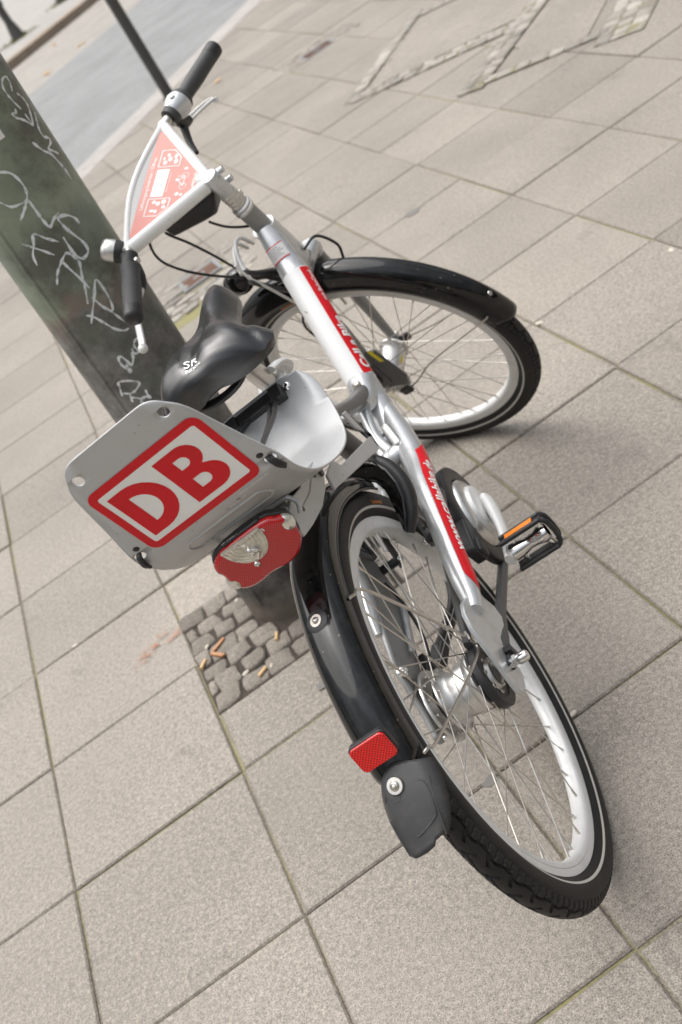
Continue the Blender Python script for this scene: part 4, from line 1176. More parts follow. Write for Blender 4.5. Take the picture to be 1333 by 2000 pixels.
# left arm: a flat deep blade with bright upper edge
lp = [(0.225, 0.162), (0.250, 0.140), (0.238, 0.100), (0.205, 0.045), (0.150, 0.032), (0.098, 0.028), (0.074, 0.026), (0.030, 0.012), (0.004, -0.020), (-0.040, -0.022), (-0.058, -0.010), (-0.058, 0.006), (-0.030, 0.028), (-0.004, 0.060), (0.020, 0.090), (0.072, 0.108), (0.120, 0.124), (0.170, 0.142)]
b = MB(); b.prism(lp, (0, 0.062, 0), (1, 0, 0), (0, 0, 1), (0, 1, 0), 0.010)
b.tube([(0.238, 0.070, 0.15), (0.30, 0.068, 0.115), (0.36, 0.064, 0.075)], [0.020, 0.018, 0.018], 16, n=12)
la = part('swing_arm', b, 'greypaint', smooth=40, bevel=0.003, label='flat grey left swing arm seen through the rear spokes')
b = MB(); b.tube([(0.226, 0.073, 0.160), (0.17, 0.073, 0.142), (0.12, 0.073, 0.126), (0.076, 0.073, 0.110)], [0.010, 0.0125, 0.0125, 0.006], 14, 0, n=20, rb=[0.007, 0.011, 0.011, 0.006])
part('edge_tube', b, 'silver', la, smooth=50)
b = MB(); b.tube([(0.19, 0.058, 0.062), (0.15, 0.057, 0.056), (0.10, 0.057, 0.052), (0.075, 0.057, 0.05)], 0.006, 12, n=12)
part('rib', b, 'silver', la)
b = MB()
for p in ((0.012, 0.056, 0.086), (0.016, 0.056, 0.078), (0.008, 0.056, 0.079)): b.ball(p, 0.0048, u=10, v=8)
b.ball((-0.058, 0.056, -0.002), 0.004, u=8, v=6); b.cyl((0.012, 0.064, 0.082), (0.012, 0.054, 0.082), 0.007)
part('bolt', b, 'chrome', la)
b = MB(); b.prism([(0.03, 0.02), (0.09, 0.03), (0.10, 0.008), (0.055, -0.004), (0.03, 0.002)], (0, 0.050, 0), (1, 0, 0), (0, 0, 1), (0, 1, 0), 0.012); b.cyl((0.075, 0.046, 0.012), (0.075, 0.06, 0.012), 0.008)
part('brake_arm', b, 'bplast', la, bevel=0.002)
b = MB(); b.tube([(0.19, 0.056, 0.105), (0.175, 0.052, 0.07), (0.14, 0.05, 0.03), (0.10, 0.052, 0.012), (0.085, 0.053, 0.014)], 0.0028, 8, n=30)
part('cable', b, 'bplast', la)
# cross struts behind the wheel with black pins
for sg in (-1, 1):
    b = MB(); b.cyl((0.232, sg * 0.062, 0.098), (0.232, sg * 0.028, 0.098), 0.0075, 14, 0); b.ball((0.232, sg * 0.026, 0.098), 0.006, 1, 10, 8)
    part('lock_pin', b, ['bplast', 'chrome'], smooth=40)
    b = MB(); b.prism([(0.22, 0.09), (0.245, 0.085), (0.285, 0.15), (0.27, 0.165)], (0, sg * 0.031 - 0.002, 0), (1, 0, 0), (0, 0, 1), (0, 1, 0), 0.004); b.ball((0.247, sg * 0.033, 0.112), 0.004, 0, 8, 6)
    part('lock_bracket', b, 'darkgrey', smooth=0, bevel=0.001)

# ---- ring lock round the rear wheel
LA_ = 40.0
lu = radial(LA_); lt = np.array([-math.sin(R_(LA_)), 0, math.cos(R_(LA_))])     # outwards, along the tyre
def lockpath(y0s):
    return [lu * r + np.array([0, y, 0]) for r, y in y0s]
pr = [(0.384, 0.0), (0.380, -0.020), (0.366, -0.043), (0.345, -0.057), (0.318, -0.0635), (0.29, -0.0605), (0.265, -0.050), (0.243, -0.034)]
b = MB(); b.tube(lockpath(pr), [0.010, 0.0115, 0.013, 0.0135, 0.0135, 0.013, 0.0115, 0.008], 16, 0, up=tuple(lt), n=46, rb=[0.009, 0.010, 0.011, 0.011, 0.011, 0.011, 0.010, 0.007])
pl_ = [(r, -y) for r, y in pr]
b.tube(lockpath(pl_), [0.010, 0.0115, 0.013, 0.0135, 0.0135, 0.013, 0.0115, 0.008], 16, 0, up=tuple(lt), n=46, rb=[0.009, 0.010, 0.011, 0.011, 0.011, 0.011, 0.010, 0.007])
lock = part('frame_lock', b, 'darkgrey', smooth=50)
lock.data.materials[0] = M['bplast']
b = MB()
outer = [(r + 0.004, y * 0.98) for r, y in pr]; inner = [(0.349, 0.0), (0.345, -0.018), (0.335, -0.030), (0.318, -0.036), (0.296, -0.036), (0.275, -0.034), (0.255, -0.032), (0.246, -0.031)]
V = []; F = []
for side in (-1, 1):
    k = len(V)
    for (r, y), (r2, y2) in zip(outer, inner):
        for q in range(5):
            t = q / 4; V.append(lu * (r * (1 - t) + r2 * t) + np.array([0, side * -1 * (y * (1 - t) + y2 * t), 0]) + lt * (0.011 + 0.002 * math.sin(math.pi * t)))
    for i in range(7):
        for q in range(4): F.append((k + i * 5 + q, k + i * 5 + q + 1, k + i * 5 + 5 + q + 1, k + i * 5 + 5 + q))
b.add(V, F); part('cover', b, 'black', lock, smooth=60, solid=0.002)
b = MB(); b.tube([lu * 0.388 + lt * -0.004 + np.array([0, -0.030, 0]), lu * 0.383 + lt * -0.004 + np.array([0, -0.040, 0])], 0.005, 10); part('lever', b, 'red', lock)

# ---- carrier sheet with the logo
sheet_pts = [(-0.1515, 0.685), (-0.147, 0.655), (-0.1365, 0.594), (-0.126, 0.533), (-0.112, 0.503), (-0.085, 0.474), (-0.05, 0.450), (0.0, 0.424), (0.05, 0.404), (0.09, 0.395), (0.12, 0.400), (0.145, 0.415), (0.175, 0.436), (0.222, 0.468)]
sp_ = smooth_path([(x, 0, z) for x, z in sheet_pts], 240)
Ls = np.concatenate([[0], np.cumsum(np.linalg.norm(np.diff(sp_, axis=0), axis=1))])
i0 = int(np.argmin(np.abs(sp_[:, 2] - 0.655) + (sp_[:, 0] > -0.1) * 9)); Ls = Ls - Ls[i0]
sT = np.gradient(sp_, axis=0); sT /= np.linalg.norm(sT, axis=1)[:, None]
def sheet(a, s_, h=0.0):                    # a: to the right (= -Y), s_: down along the sheet from the holes, h: outwards
    x = np.interp(s_, Ls, sp_[:, 0]); z = np.interp(s_, Ls, sp_[:, 2]); tx = np.interp(s_, Ls, sT[:, 0]); tz = np.interp(s_, Ls, sT[:, 2])
    return np.array([x + tz * h, -a, z - tx * h])
Se = Ls[-1]
def s_of(x):                                # arc position on the front panel for a given X
    i = int(np.argmin(np.abs(sp_[150:, 0] - x))) + 150
    return Ls[i]
half = [(0.030, -0.0235), (0.048, -0.0233), (0.0585, -0.0215), (0.0665, -0.0165), (0.0735, -0.0075), (0.0805, 0.0025), (0.0855, 0.015), (0.0895, 0.032), (0.0945, 0.055), (0.1005, 0.082), (0.108, 0.114), (0.110, 0.135), (0.1075, 0.17), (0.1055, 0.23), (0.104, 0.29), (0.102, s_of(0.135)), (0.0998, s_of(0.160)), (0.0968, s_of(0.180)), (0.0925, s_of(0.192)), (0.0855, s_of(0.203)), (0.0765, s_of(0.2105)), (0.066, s_of(0.2145)), (0.045, s_of(0.2155)), (0.02, s_of(0.2155))]
out = [(a, s_) for a, s_ in half] + [(-a, s_) for a, s_ in half[::-1]]
def smooth_closed(P, k=4):
    n = len(P); out_ = []
    for i in range(n):
        a, b_, c, d = (np.array(P[(i + q) % n]) for q in (-1, 0, 1, 2))
        for j in range(k):
            t = j / k; out_.append(tuple(0.5 * ((2 * b_) + (-a + c) * t + (2 * a - 5 * b_ + 4 * c - d) * t * t + (-a + 3 * b_ - 3 * c + d) * t ** 3)))
    return out_
holes = [circle2(sx * 0.0635, -0.0005, 0.0068, 18) for sx in (1, -1)] + [circle2(sx * 0.0995, 0.1235, 0.0078, 18, 0.0060) for sx in (1, -1)]
bm = fill2d([smooth_closed(out)] + holes)
cut(bm, np.linspace(-0.1, 0.1, 9), np.concatenate([np.linspace(-0.02, 0.12, 5), np.linspace(0.125, Se - 0.005, 44)]))
b = mapped(bm, lambda a, s_: sheet(a, s_))
carrier = part('luggage_tray', b, 'sheet', smooth=50, solid=0.0025)
def sheet_decal(spl, m, h, name='logo', parent=None):
    bm = fill2d(spl); cut(bm, np.linspace(-0.09, 0.09, 10), np.linspace(0.02, 0.14, 25))
    return part(name, mapped(bm, lambda a, s_: sheet(a, s_, h)), m, parent or carrier, smooth=50)
lo = sheet_decal([rrect(-0.0805, 0.0835, 0.0205, 0.131, 0.0135, 8), rrect(-0.0705, 0.0735, 0.0315, 0.1205, 0.0035, 4)], 'red', 0.0018, 'logo_frame')
sheet_decal([rrect(-0.0705, 0.0735, 0.0315, 0.1205, 0.0035, 4)], 'wfilm', 0.0017, 'logo_field')
def arcp(cx, cy, rx, ry, a0, a1, n=14): return [(cx + rx * math.cos(R_(a0 + (a1 - a0) * i / n)), cy + ry * math.sin(R_(a0 + (a1 - a0) * i / n))) for i in range(n + 1)]
def dshape(x0, x1, y0, y1, e=0.9):
    ry = (y1 - y0) / 2; rx = min(x1 - x0, ry * 1.05)
    return [(x0, y1), (x0, y0)] + arcp(x1 - rx, (y0 + y1) / 2, rx, ry, -90, 90)
D_ = [dshape(-0.0635, -0.0045, 0.0395, 0.1125), dshape(-0.0455, -0.0225, 0.0545, 0.0975)]
Bo = [(0.0045, 0.1125), (0.0045, 0.0395)] + arcp(0.036, 0.0578, 0.0195, 0.0183, -90, 62) + arcp(0.0395, 0.0935, 0.0225, 0.019, -62, 90)
B_ = [Bo, dshape(0.0225, 0.0385, 0.0525, 0.0675), dshape(0.0225, 0.0410, 0.0835, 0.0992)]
sheet_decal(D_ , 'red', 0.0020, 'logo_letter'); sheet_decal(B_, 'red', 0.0020, 'logo_letter')
for txt, a, s_, sz in (('www.callabike.de', 0.062, 0.137, 0.0062), ('Kartenservice', 0.03, 0.1445, 0.0050)):
    bm = text2d(txt, sz, 0.0)
    part('lettering', mapped(bm, lambda x, y: sheet(a + x, s_ - y, 0.0019)), 'paper', carrier, smooth=0)
# pressed slot bead below the logo
b = MB(); bead = smooth_closed(rrect(-0.062, 0.062, 0.155, 0.185, 0.0145, 5), 2)
b.tube([sheet(a, s_, 0.001) for a, s_ in bead + bead[:1]], 0.0022, 8, caps=False, up=(0, 0.2, 1))
part('pressed_bead', b, 'sheet', carrier, smooth=60)
# hole rims
# cord bar on the front panel, screws, elastic cords and knots
s_b = s_of(0.203)
def up_in(a, s_, h): return sheet(a, s_, -h)
b = MB()
barc = [up_in(a, s_b - 0.003, 0.009) for a in (-0.052, 0.052)]
T_ = nrm(sheet(0, s_b + 0.002) - sheet(0, s_b - 0.002)); N_ = nrm(np.cross((0, 1, 0), T_)); 
if N_[2] < 0: N_ = -N_
b.box(up_in(0.0, s_b - 0.006, 0.008), (0.098, 0.016, 0.014), [(0, 1, 0), T_, N_])
b.box(up_in(0.040, s_b - 0.008, 0.010), (0.018, 0.022, 0.018), [(0, 1, 0), T_, N_]); b.box(up_in(-0.040, s_b - 0.008, 0.010), (0.018, 0.022, 0.018), [(0, 1, 0), T_, N_])
for a in (-0.03, 0.022, 0.034): b.cyl(up_in(a, s_b - 0.014, 0.016), up_in(a, s_b - 0.02, 0.012), 0.0045, 10)
bar = part('cord_bar', b, 'bplast', carrier, bevel=0.0012)
b = MB()
for a in (-0.053, 0.053): b.screw(up_in(a, s_b - 0.001, 0.0015), N_, 0.0065)
part('screw', b, 'chrome', carrier)
kn = lambda sg: up_in(sg * 0.094, 0.112, 0.004)
for sg in (1, -1):
    for dx in (0.0, 0.011):
        b = MB(); a0_ = sg * 0.024 + dx
        pa_, pb_ = up_in(a0_, s_b - 0.018, 0.014), kn(sg); b.tube([pa_, pa_ * 0.66 + pb_ * 0.34 + np.array([0, 0, -0.004]), pa_ * 0.33 + pb_ * 0.67 + np.array([0, dx * 0.2, -0.003]), pb_], 0.0033, 10, n=26)
        part('elastic_cord', b, 'bplast', carrier, smooth=60)
    b = MB(); b.ball(kn(sg), (0.007, 0.007, 0.006), u=10, v=8)
    b.tube([up_in(sg * 0.097, 0.1195, 0.002), sheet(sg * 0.099, 0.122, 0.004), sheet(sg * 0.1015, 0.131, 0.007), sheet(sg * 0.1035, 0.142, 0.005)], [0.0024, 0.003, 0.0034, 0.0024], 10, n=12)
    b.tube([up_in(sg * 0.101, 0.1215, 0.002), sheet(sg * 0.1025, 0.124, 0.004), sheet(sg * 0.105, 0.133, 0.006), sheet(sg * 0.1055, 0.140, 0.004)], 0.0024, 10, n=12)
    part('cord_knot', b, 'bplast', carrier, smooth=60)

# ---- tray bracket and tail light
b = MB()
b.prism([(0.045, 0.414), (0.090, 0.396), (0.100, 0.376), (0.05, 0.372), (0.0, 0.380), (-0.06, 0.400), (-0.100, 0.416), (-0.096, 0.446), (-0.047, 0.440), (-0.008, 0.424)], (0, -0.047, 0), (1, 0, 0), (0, 0, 1), (0, 1, 0), 0.004)
b.prism([(0.079, 0.372), (0.062, 0.356), (0.310, 0.236), (0.333, 0.252), (0.143, 0.338), (0.134, 0.358)], (0, -0.050, 0), (1, 0, 0), (0, 0, 1), (0, 1, 0), 0.004)
b.prism([(0.333, 0.252), (0.318, 0.238), (0.325, 0.280), (0.325, 0.316), (0.306, 0.324), (0.302, 0.294)], (0, -0.050, 0), (1, 0, 0), (0, 0, 1), (0, 1, 0), 0.004)
b.prism([(0.045, 0.398), (0.0, 0.403), (-0.05, 0.42), (-0.05, 0.424), (0.0, 0.409), (0.045, 0.404)], (0, 0.047, 0), (1, 0, 0), (0, 0, 1), (0, -1, 0), 0.094)
b.tube([(0.325, -0.048, 0.30), (0.335, 0.0, 0.315), (0.325, 0.048, 0.30)], 0.006, 10, n=12)
b.tube([(0.302, 0.048, 0.30), (0.18, 0.05, 0.345), (0.06, 0.048, 0.40)], 0.006, 10, n=12)
brk = part('tray_bracket', b, 'sheet', smooth=40, bevel=0.0012)
b = MB()
for x, z in ((0.052, 0.396), (0.070, 0.386), (-0.05, 0.420)): b.cyl((x, -0.0475, z), (x, -0.0488, z), 0.0035, 12)
b.cyl((0.072, -0.046, 0.383), (0.072, -0.051, 0.383), 0.005, 12)
part('rivet', b, 'darkgrey', brk)
b = MB(); b.tube([(-0.072, -0.052, 0.430), (-0.066, -0.056, 0.440), (-0.064, -0.052, 0.450), (-0.064, -0.044, 0.4535), (-0.064, 0.0, 0.457), (-0.064, 0.038, 0.460), (-0.066, 0.050, 0.457), (-0.070, 0.054, 0.450), (-0.080, 0.055, 0.440)], 0.0032, 10, n=60, rb=0.0032)
part('light_guard', b, 'silver', brk, smooth=60)
b = MB(); b.cyl((-0.055, -0.042, 0.432), (-0.055, 0.02, 0.432), 0.013, 16); part('spacer', b, 'alu', brk)
TX = np.array([-0.110, 0.0, 0.45]); td = nrm((0.17, 0, -0.985)); tn = np.array([td[2], 0, -td[0]]); ty_ = np.array([0, 1.0, 0])
tl = [(0.024, -0.026), (0.049, -0.018), (0.0565, -0.006), (0.0550, 0.003), (0.0575, 0.017), (0.0585, 0.026), (0.052, 0.037), (0.040, 0.0425), (0.027, 0.043), (0.010, 0.0415), (-0.010, 0.0445), (-0.027, 0.042), (-0.040, 0.034), (-0.050, 0.022), (-0.0565, -0.002), (-0.055, -0.013), (-0.046, -0.0195), (-0.030, -0.027)]
tl = smooth_closed(tl, 3)
b = MB(); b.prism([(x * 1.012, y * 1.0 - 0.0012) for x, y in tl], TX + tn * 0.0, ty_, td, -tn, 0.010)
b.prism([(0.026, -0.022), (0.026, -0.0295), (-0.029, -0.0305), (-0.032, -0.022)], TX + tn * 0.004, ty_, td, -tn, 0.010)
tlight = part('tail_light', b, 'bplast', smooth=40, bevel=0.002)
b = MB(); b.prism(tl, TX - tn * 0.002, ty_, td, tn, 0.012)
part('lens', b, 'redlens', tlight, smooth=40, bevel=0.004)
hd_ = [(0.003 + 0.029 * math.cos(R_(a)), -0.0262 + 0.038 * math.sin(R_(a))) for a in np.linspace(0, 180, 22)]
b = MB(); b.prism(hd_, TX + tn * 0.008, ty_, td, tn, 0.0030)
for q in range(5):
    rr_ = 0.026 - 0.0048 * q
    b.tube([TX + tn * 0.0112 + ty_ * (0.003 + rr_ * math.cos(R_(a))) + td * (-0.0258 + rr_ * 1.25 * math.sin(R_(a))) for a in np.linspace(4, 176, 24)], 0.0011, 6)
part('lamp_bowl', b, 'clear', tlight, smooth=40)
V = []; F = []
for i in range(9):
    for j in range(21):
        ph_, a = math.pi / 2 * i / 8, math.pi * j / 20
        V.append(TX + tn * (0.0118 + 0.0062 * math.cos(ph_)) + ty_ * (0.003 + 0.0285 * math.sin(ph_) * math.cos(a)) + td * (-0.0258 + 0.0372 * math.sin(ph_) * math.sin(a)))
for i in range(8):
    for j in range(20): F.append((i * 21 + j, (i + 1) * 21 + j, (i + 1) * 21 + j + 1, i * 21 + j + 1))
b = MB(); b.add(V, F); part('lamp_window', b, 'glass', tlight, smooth=60, solid=0.0008)
b = MB(); b.tube([TX + tn * 0.0128 + td * (-0.010) + ty_ * 0.004, TX + tn * 0.0135 + td * (-0.002) + ty_ * -0.004, TX + tn * 0.0128 + td * 0.006 + ty_ * 0.003], 0.0024, 10, n=12)
b.ball(TX + tn * 0.012 + ty_ * 0.003 + td * -0.006, (0.006, 0.004, 0.007), u=14, v=10)
part('bulb', b, 'chrome', tlight, smooth=60)
b = MB(); b.screw(TX + tn * 0.0115 + td * 0.0145 + ty_ * 0.012, tn, 0.0042); part('screw', b, 'chrome', tlight)
for (cx_, cy_) in ((-0.0515, -0.004), (0.0545, 0.022)):
    b = MB(); b.ball(TX + tn * 0.004 + ty_ * cx_ + td * cy_, (0.008, 0.009, 0.012), u=14, v=10); part('side_window', b, 'clear', tlight, smooth=60)
def plane_text(txt, size, bold, org, ex, ey, h, m, parent, width=None, xf=None):
    bm = text2d(txt, size, bold, 0, width); ex, ey = np.asarray(ex), np.asarray(ey); no = np.cross(ex, ey)
    return part('lettering', mapped(bm, lambda x, y: np.asarray(org) + ex * x + ey * y + no * h), m, parent, smooth=0, xf=xf)
plane_text('b·m', 0.0105, 0.03, TX + tn * 0.0102 + td * -0.0205 + ty_ * -0.021, -ty_, -td, 0.0004, 'wfilm', tlight)
plane_text('SELECTRA plus', 0.0055, 0.01, TX + tn * 0.0012 + td * -0.0285 + ty_ * 0.008, -ty_, -td, 0.0006, 'wfilm', tlight)

# ---- seat post and saddle
b = MB(); b.tube([(0.318, 0, 0.395), (0.286, 0, 0.51), (0.280, 0, 0.532)], 0.0155, 28); b.cyl((0.262, 0.022, 0.520), (0.262, -0.030, 0.520), 0.010, 16); b.ball((0.262, -0.030, 0.520), (0.011, 0.005, 0.011))
post = part('seat_post', b, 'alu', smooth=45)
b = MB(); b.tube([(0.327, 0, 0.366), (0.3085, 0, 0.428)], [0.0235, 0.0235], 28); b.lathe([(0.0158, 0.005), (0.021, 0.0045), (0.0250, 0.0), (0.0250, -0.010), (0.0232, -0.014)], (0.3078, 0, 0.4305), (-0.28, 0, 0.96), 28)
b.tube([(0.300, -0.018, 0.452), (0.316, -0.027, 0.447), (0.334, -0.029, 0.434), (0.349, -0.024, 0.417), (0.353, -0.008, 0.405)], [0.0055, 0.006, 0.0065, 0.006, 0.005], 12, n=20, rb=0.010)
b.cyl((0.288, 0.034, 0.424), (0.288, -0.026, 0.424), 0.007)
part('seat_clamp', b, 'rim', post, smooth=45)
XS = [0.430, 0.4265, 0.419, 0.405, 0.380, 0.350, 0.320, 0.295, 0.270, 0.248, 0.226, 0.204, 0.182, 0.163, 0.148, 0.136, 0.128, 0.123]
HWD = [0.004, 0.0115, 0.0180, 0.0240, 0.0280, 0.0292, 0.0302, 0.0325, 0.0390, 0.0520, 0.0705, 0.0880, 0.0985, 0.1015, 0.0970, 0.0850, 0.0620, 0.0250]
ZT = [0.552, 0.558, 0.563, 0.567, 0.570, 0.571, 0.5715, 0.572, 0.574, 0.577, 0.581, 0.585, 0.587, 0.586, 0.582, 0.575, 0.567, 0.558]
DROP = [0.010, 0.02, 0.028, 0.035, 0.038, 0.038, 0.038, 0.038, 0.042, 0.048, 0.054, 0.058, 0.058, 0.055, 0.050, 0.042, 0.033, 0.022]
def sad_z(x, y):
    w = np.interp(-x, -np.array(XS), HWD); zt = np.interp(-x, -np.array(XS), ZT); dr = np.interp(-x, -np.array(XS), DROP)
    t = min(1, abs(y) / max(w, 1e-4))
    z = zt - dr * (t ** 2.6)
    k = min(1, max(0, (0.33 - x) / 0.08)) * min(1, max(0, (x - 0.125) / 0.03))
    z -= 0.0105 * k * math.exp(-(y / 0.015) ** 2)                      # centre channel
    cy_ = 0.048 + 0.9 * max(0, (0.22 - x)) * 0.3                        # crease between top pads and side
    z -= 0.0065 * k * math.exp(-((abs(y) - cy_ - 0.016) / 0.005) ** 2)
    z += 0.0055 * k * math.exp(-((abs(y) - cy_ + 0.004) / 0.017) ** 2)
    return z
def saddle_mesh():
    xs = smooth_path([(x, 0, 0) for x in XS], 60)[:, 0]; V = []; F = []
    nt = 36
    for x in xs:
        w = np.interp(-x, -np.array(XS), HWD); dr = np.interp(-x, -np.array(XS), DROP); zt = np.interp(-x, -np.array(XS), ZT)
        for j in range(nt + 1):
            y = w * math.sin(math.pi / 2 * (2 * j / nt - 1)); V.append((x, y, sad_z(x, y)))
        zb = zt - dr - min(0.012, dr * 0.4)
        for j in range(9):
            u = 1 - 2 * j / 8; V.append((x, w * 0.93 * u, zb + 0.010 * (1 - u * u) * min(1, dr / 0.04)))
    k = nt + 10
    for i in range(len(xs) - 1):
        for j in range(k): F.append((i * k + j, i * k + (j + 1) % k, (i + 1) * k + (j + 1) % k, (i + 1) * k + j))
    F.append(tuple(range(k))[::-1]); F.append(tuple((len(xs) - 1) * k + j for j in range(k)))
    b = MB(); b.add(V, F); return b
SOF = np.array([0.024, 0.004, 0.0])
sxf = lambda V: np.asarray(V) + SOF
sad = part('saddle', saddle_mesh(), 'vinyl', smooth=80, xf=sxf)
b = MB()
for sy in (1, -1): b.tube([(0.40, sy * 0.008, 0.535), (0.34, sy * 0.02, 0.526), (0.24, sy * 0.022, 0.523), (0.185, sy * 0.03, 0.528), (0.15, sy * 0.035, 0.535)], 0.0036, 8, n=20)
b.tube([(0.150, 0.05, 0.530), (0.142, 0.03, 0.518), (0.140, 0, 0.514), (0.142, -0.03, 0.518), (0.150, -0.05, 0.530)], 0.005, 10, n=24, rb=0.010)
b.box((0.265, 0, 0.526), (0.05, 0.055, 0.016))
part('saddle_rail', b, 'bplast', sad, smooth=45, xf=sxf)
def sad_text(txt, size, bold, xc, yc, width=None):
    bm = text2d(txt, size, bold, 0, width)
    ys = [v.co.y for v in bm.verts]; xs2 = [v.co.x for v in bm.verts]
    cut(bm, np.linspace(min(xs2), max(xs2), 6)[1:-1], np.linspace(min(ys), max(ys), 6)[1:-1])
    part('logo', mapped(bm, lambda x, y: (xc + y, yc - x, sad_z(xc + y, yc - x) + 0.0012)), 'wfilm', sad, smooth=0, xf=sxf)
sad_text('SR', 0.022, 0.004, 0.1485, 0.004, 0.021)
sad_text('SELLE ROYAL', 0.0062, 0.01, 0.1365, 0.002, 0.026)

# ---- crank, guard ring, pedals, belt guard, kickstand
BB = np.array([0.449, 0, -0.054])
b = MB(); b.lathe([(0.070, -0.047), (0.072, -0.0505), (0.094, -0.0515), (0.0985, -0.049), (0.0995, -0.044), (0.0985, -0.034), (0.092, -0.031), (0.070, -0.033)], BB, (0, 1, 0), 80, closed=True)
ring = part('belt_guard', b, 'bplast', smooth=35)
b = MB()
b.tube([BB + (-0.02, -0.040, -0.094), (0.20, -0.038, -0.077), (0.02, -0.037, -0.050)], 0.0085, 8, up=(0, 1, 0), rb=0.011)
b.tube([BB + (-0.03, -0.041, 0.094), (0.20, -0.038, 0.068), (0.02, -0.037, 0.050)], 0.006, 8, up=(0, 1, 0), rb=0.011)
part('belt_cover', b, 'darkgrey', ring, smooth=30)
b = MB(); b.box((0.335, -0.044, -0.02), (0.07, 0.022, 0.045), bevel_ax := [nrm((1, 0, 0.3)), (0, 1, 0), nrm((-0.3, 0, 1))]); b.box((0.318, -0.056, -0.03), (0.03, 0.01, 0.03), bevel_ax)
part('guard_bracket', b, 'bplast', ring, bevel=0.004)
b = MB()
b.lathe([(0.0, -0.062), (0.05, -0.0605), (0.062, -0.058), (0.068, -0.053), (0.069, -0.046), (0.06, -0.040)], BB, (0, 1, 0), 64, 1)
b.lathe([(0.0, -0.072), (0.040, -0.071), (0.047, -0.068), (0.049, -0.060)], BB, (0, 1, 0), 56)
ped_ax = np.array([0.2805, -0.092, -0.047])
b.tube([BB + (0.012, -0.078, 0), BB + (-0.02, -0.083, 0.0), BB + (-0.09, -0.091, 0.003), ped_ax + (0.01, -0.002, 0), ped_ax + (-0.014, 0, 0)], [0.020, 0.0185, 0.0140, 0.0135, 0.0125], 18, n=36, rb=[0.010, 0.011, 0.0085, 0.0085, 0.0075])
b.tube([BB + (-0.168, 0.086, 0) * np.array([-1, 1, 1]), BB + (0.0, 0.072, 0)], [0.013, 0.017], 16, rb=[0.008, 0.010])
crank = part('crank', b, ['rim', 'alu'], smooth=45)
def make_pedal(c, sgn, pa, label):
    """c: spindle root, sgn: -1 to the right; pa: pitch of the platform"""
    u = np.array([math.cos(pa), 0, math.sin(pa)]); w = np.array([-math.sin(pa), 0, math.cos(pa)]); y = np.array([0, sgn, 0.0])
    c = np.asarray(c, float)
    b = MB()
    b.tube([c, c + y * 0.075], [0.008, 0.007], 12, 1); b.lathe([(0.010, 0.0), (0.016, 0.006), (0.015, 0.02), (0.011, 0.035), (0.012, 0.05), (0.016, 0.062), (0.014, 0.072)], c + y * 0.006, y, 20, 1)
    b.tube([c + y * 0.02, c + u * 0.026 + y * 0.026], 0.004, 8, 1); b.tube([c + y * 0.070, c + u * 0.026 + y * 0.076], 0.005, 8, 1); b.tube([c + y * 0.02, c - u * 0.026 + y * 0.026], 0.004, 8, 1); b.tube([c + y * 0.070, c - u * 0.026 + y * 0.076], 0.005, 8, 1)
    for sd_ in (1, -1):
        o_ = c + u * 0.029 * sd_ + y * 0.045
        for h in (0.010, -0.010): b.tube([o_ - y * 0.040 + w * h, o_ + y * 0.036 + w * h], 0.0042, 10, 0)
        b.box(o_ - u * 0.002 * sd_, (0.078, 0.012, 0.004), [y, w, u], 0)
        b.tube([o_ + y * 0.036 + w * 0.010, o_ + y * 0.043 - u * 0.009 * sd_ + w * 0.010, c + y * 0.090 + w * 0.009], 0.0042, 10, 0, n=10)
        b.tube([o_ + y * 0.036 - w * 0.010, o_ + y * 0.043 - u * 0.009 * sd_ - w * 0.010, c + y * 0.090 - w * 0.009], 0.0042, 10, 0, n=10)
    pd = part('pedal', b, ['bplast', 'chrome'], smooth=45, label=label)
    for sd_ in (1, -1):
        o_ = c + u * (0.0315 * sd_) + y * 0.043
        q = MB(); q.box(o_, (0.052, 0.0125, 0.003), [y, w, u]); part('reflector', q, 'amber', pd, bevel=0.0006)
    return pd
make_pedal(ped_ax + (0, 0.003, 0), -1, R_(81), 'right pedal with its orange reflector in view')
make_pedal(BB + (0.168, 0.090, 0), 1, R_(20), 'left pedal, on the side of the post')
b = MB(); ks = [(0.43, 0.048, -0.085), (0.36, 0.060, -0.118), (0.29, 0.085, -0.116), (0.235, 0.10, -0.103)]
b.tube(ks, [0.012, 0.012, 0.013, 0.013], 12, n=20, rb=[0.009, 0.010, 0.011, 0.011]); b.box((0.228, 0.101, -0.104), (0.05, 0.026, 0.022), [nrm((0.97, -0.2, -0.1)), (0.2, 0.97, 0), (0, 0, 1)])
part('kickstand', b, 'bplast', smooth=45, bevel=0.003)

# ---- fork, headset, stem
b = MB()
for sy in (1, -1):
    top = P0 + AXS * 0.345 + np.array([0, sy * 0.050, 0]) + NFW * 0.004
    kn_ = FH + np.array([0.0, sy * 0.062, 0.0])
    b.tube([top, top * 0.55 + kn_ * 0.45 + np.array([0, sy * 0.004, 0]), kn_], [0.0175, 0.0235, 0.0135] if sy > 0 else [0.0145, 0.0150, 0.010], 20, 0, n=16, up=tuple(NFW), rb=[0.0145, 0.0145, 0.0095] if sy > 0 else [0.0125, 0.0125, 0.008])
    b.ball(top + AXS * 0.012, (0.020, 0.020, 0.024), 1)
b.tube([P0 + AXS * 0.362 + np.array([0, 0.055, 0]), P0 + AXS * 0.372, P0 + AXS * 0.362 + np.array([0, -0.055, 0])], [0.017, 0.021, 0.017], 18, 1, n=14, up=tuple(AXS))
b.lathe([(0.024, 0.372), (0.027, 0.376), (0.027, 0.386)], P0, AXS, 28, 1)
fork = part('fork', b, ['greypaint', 'silver'], xf=steer, smooth=45)
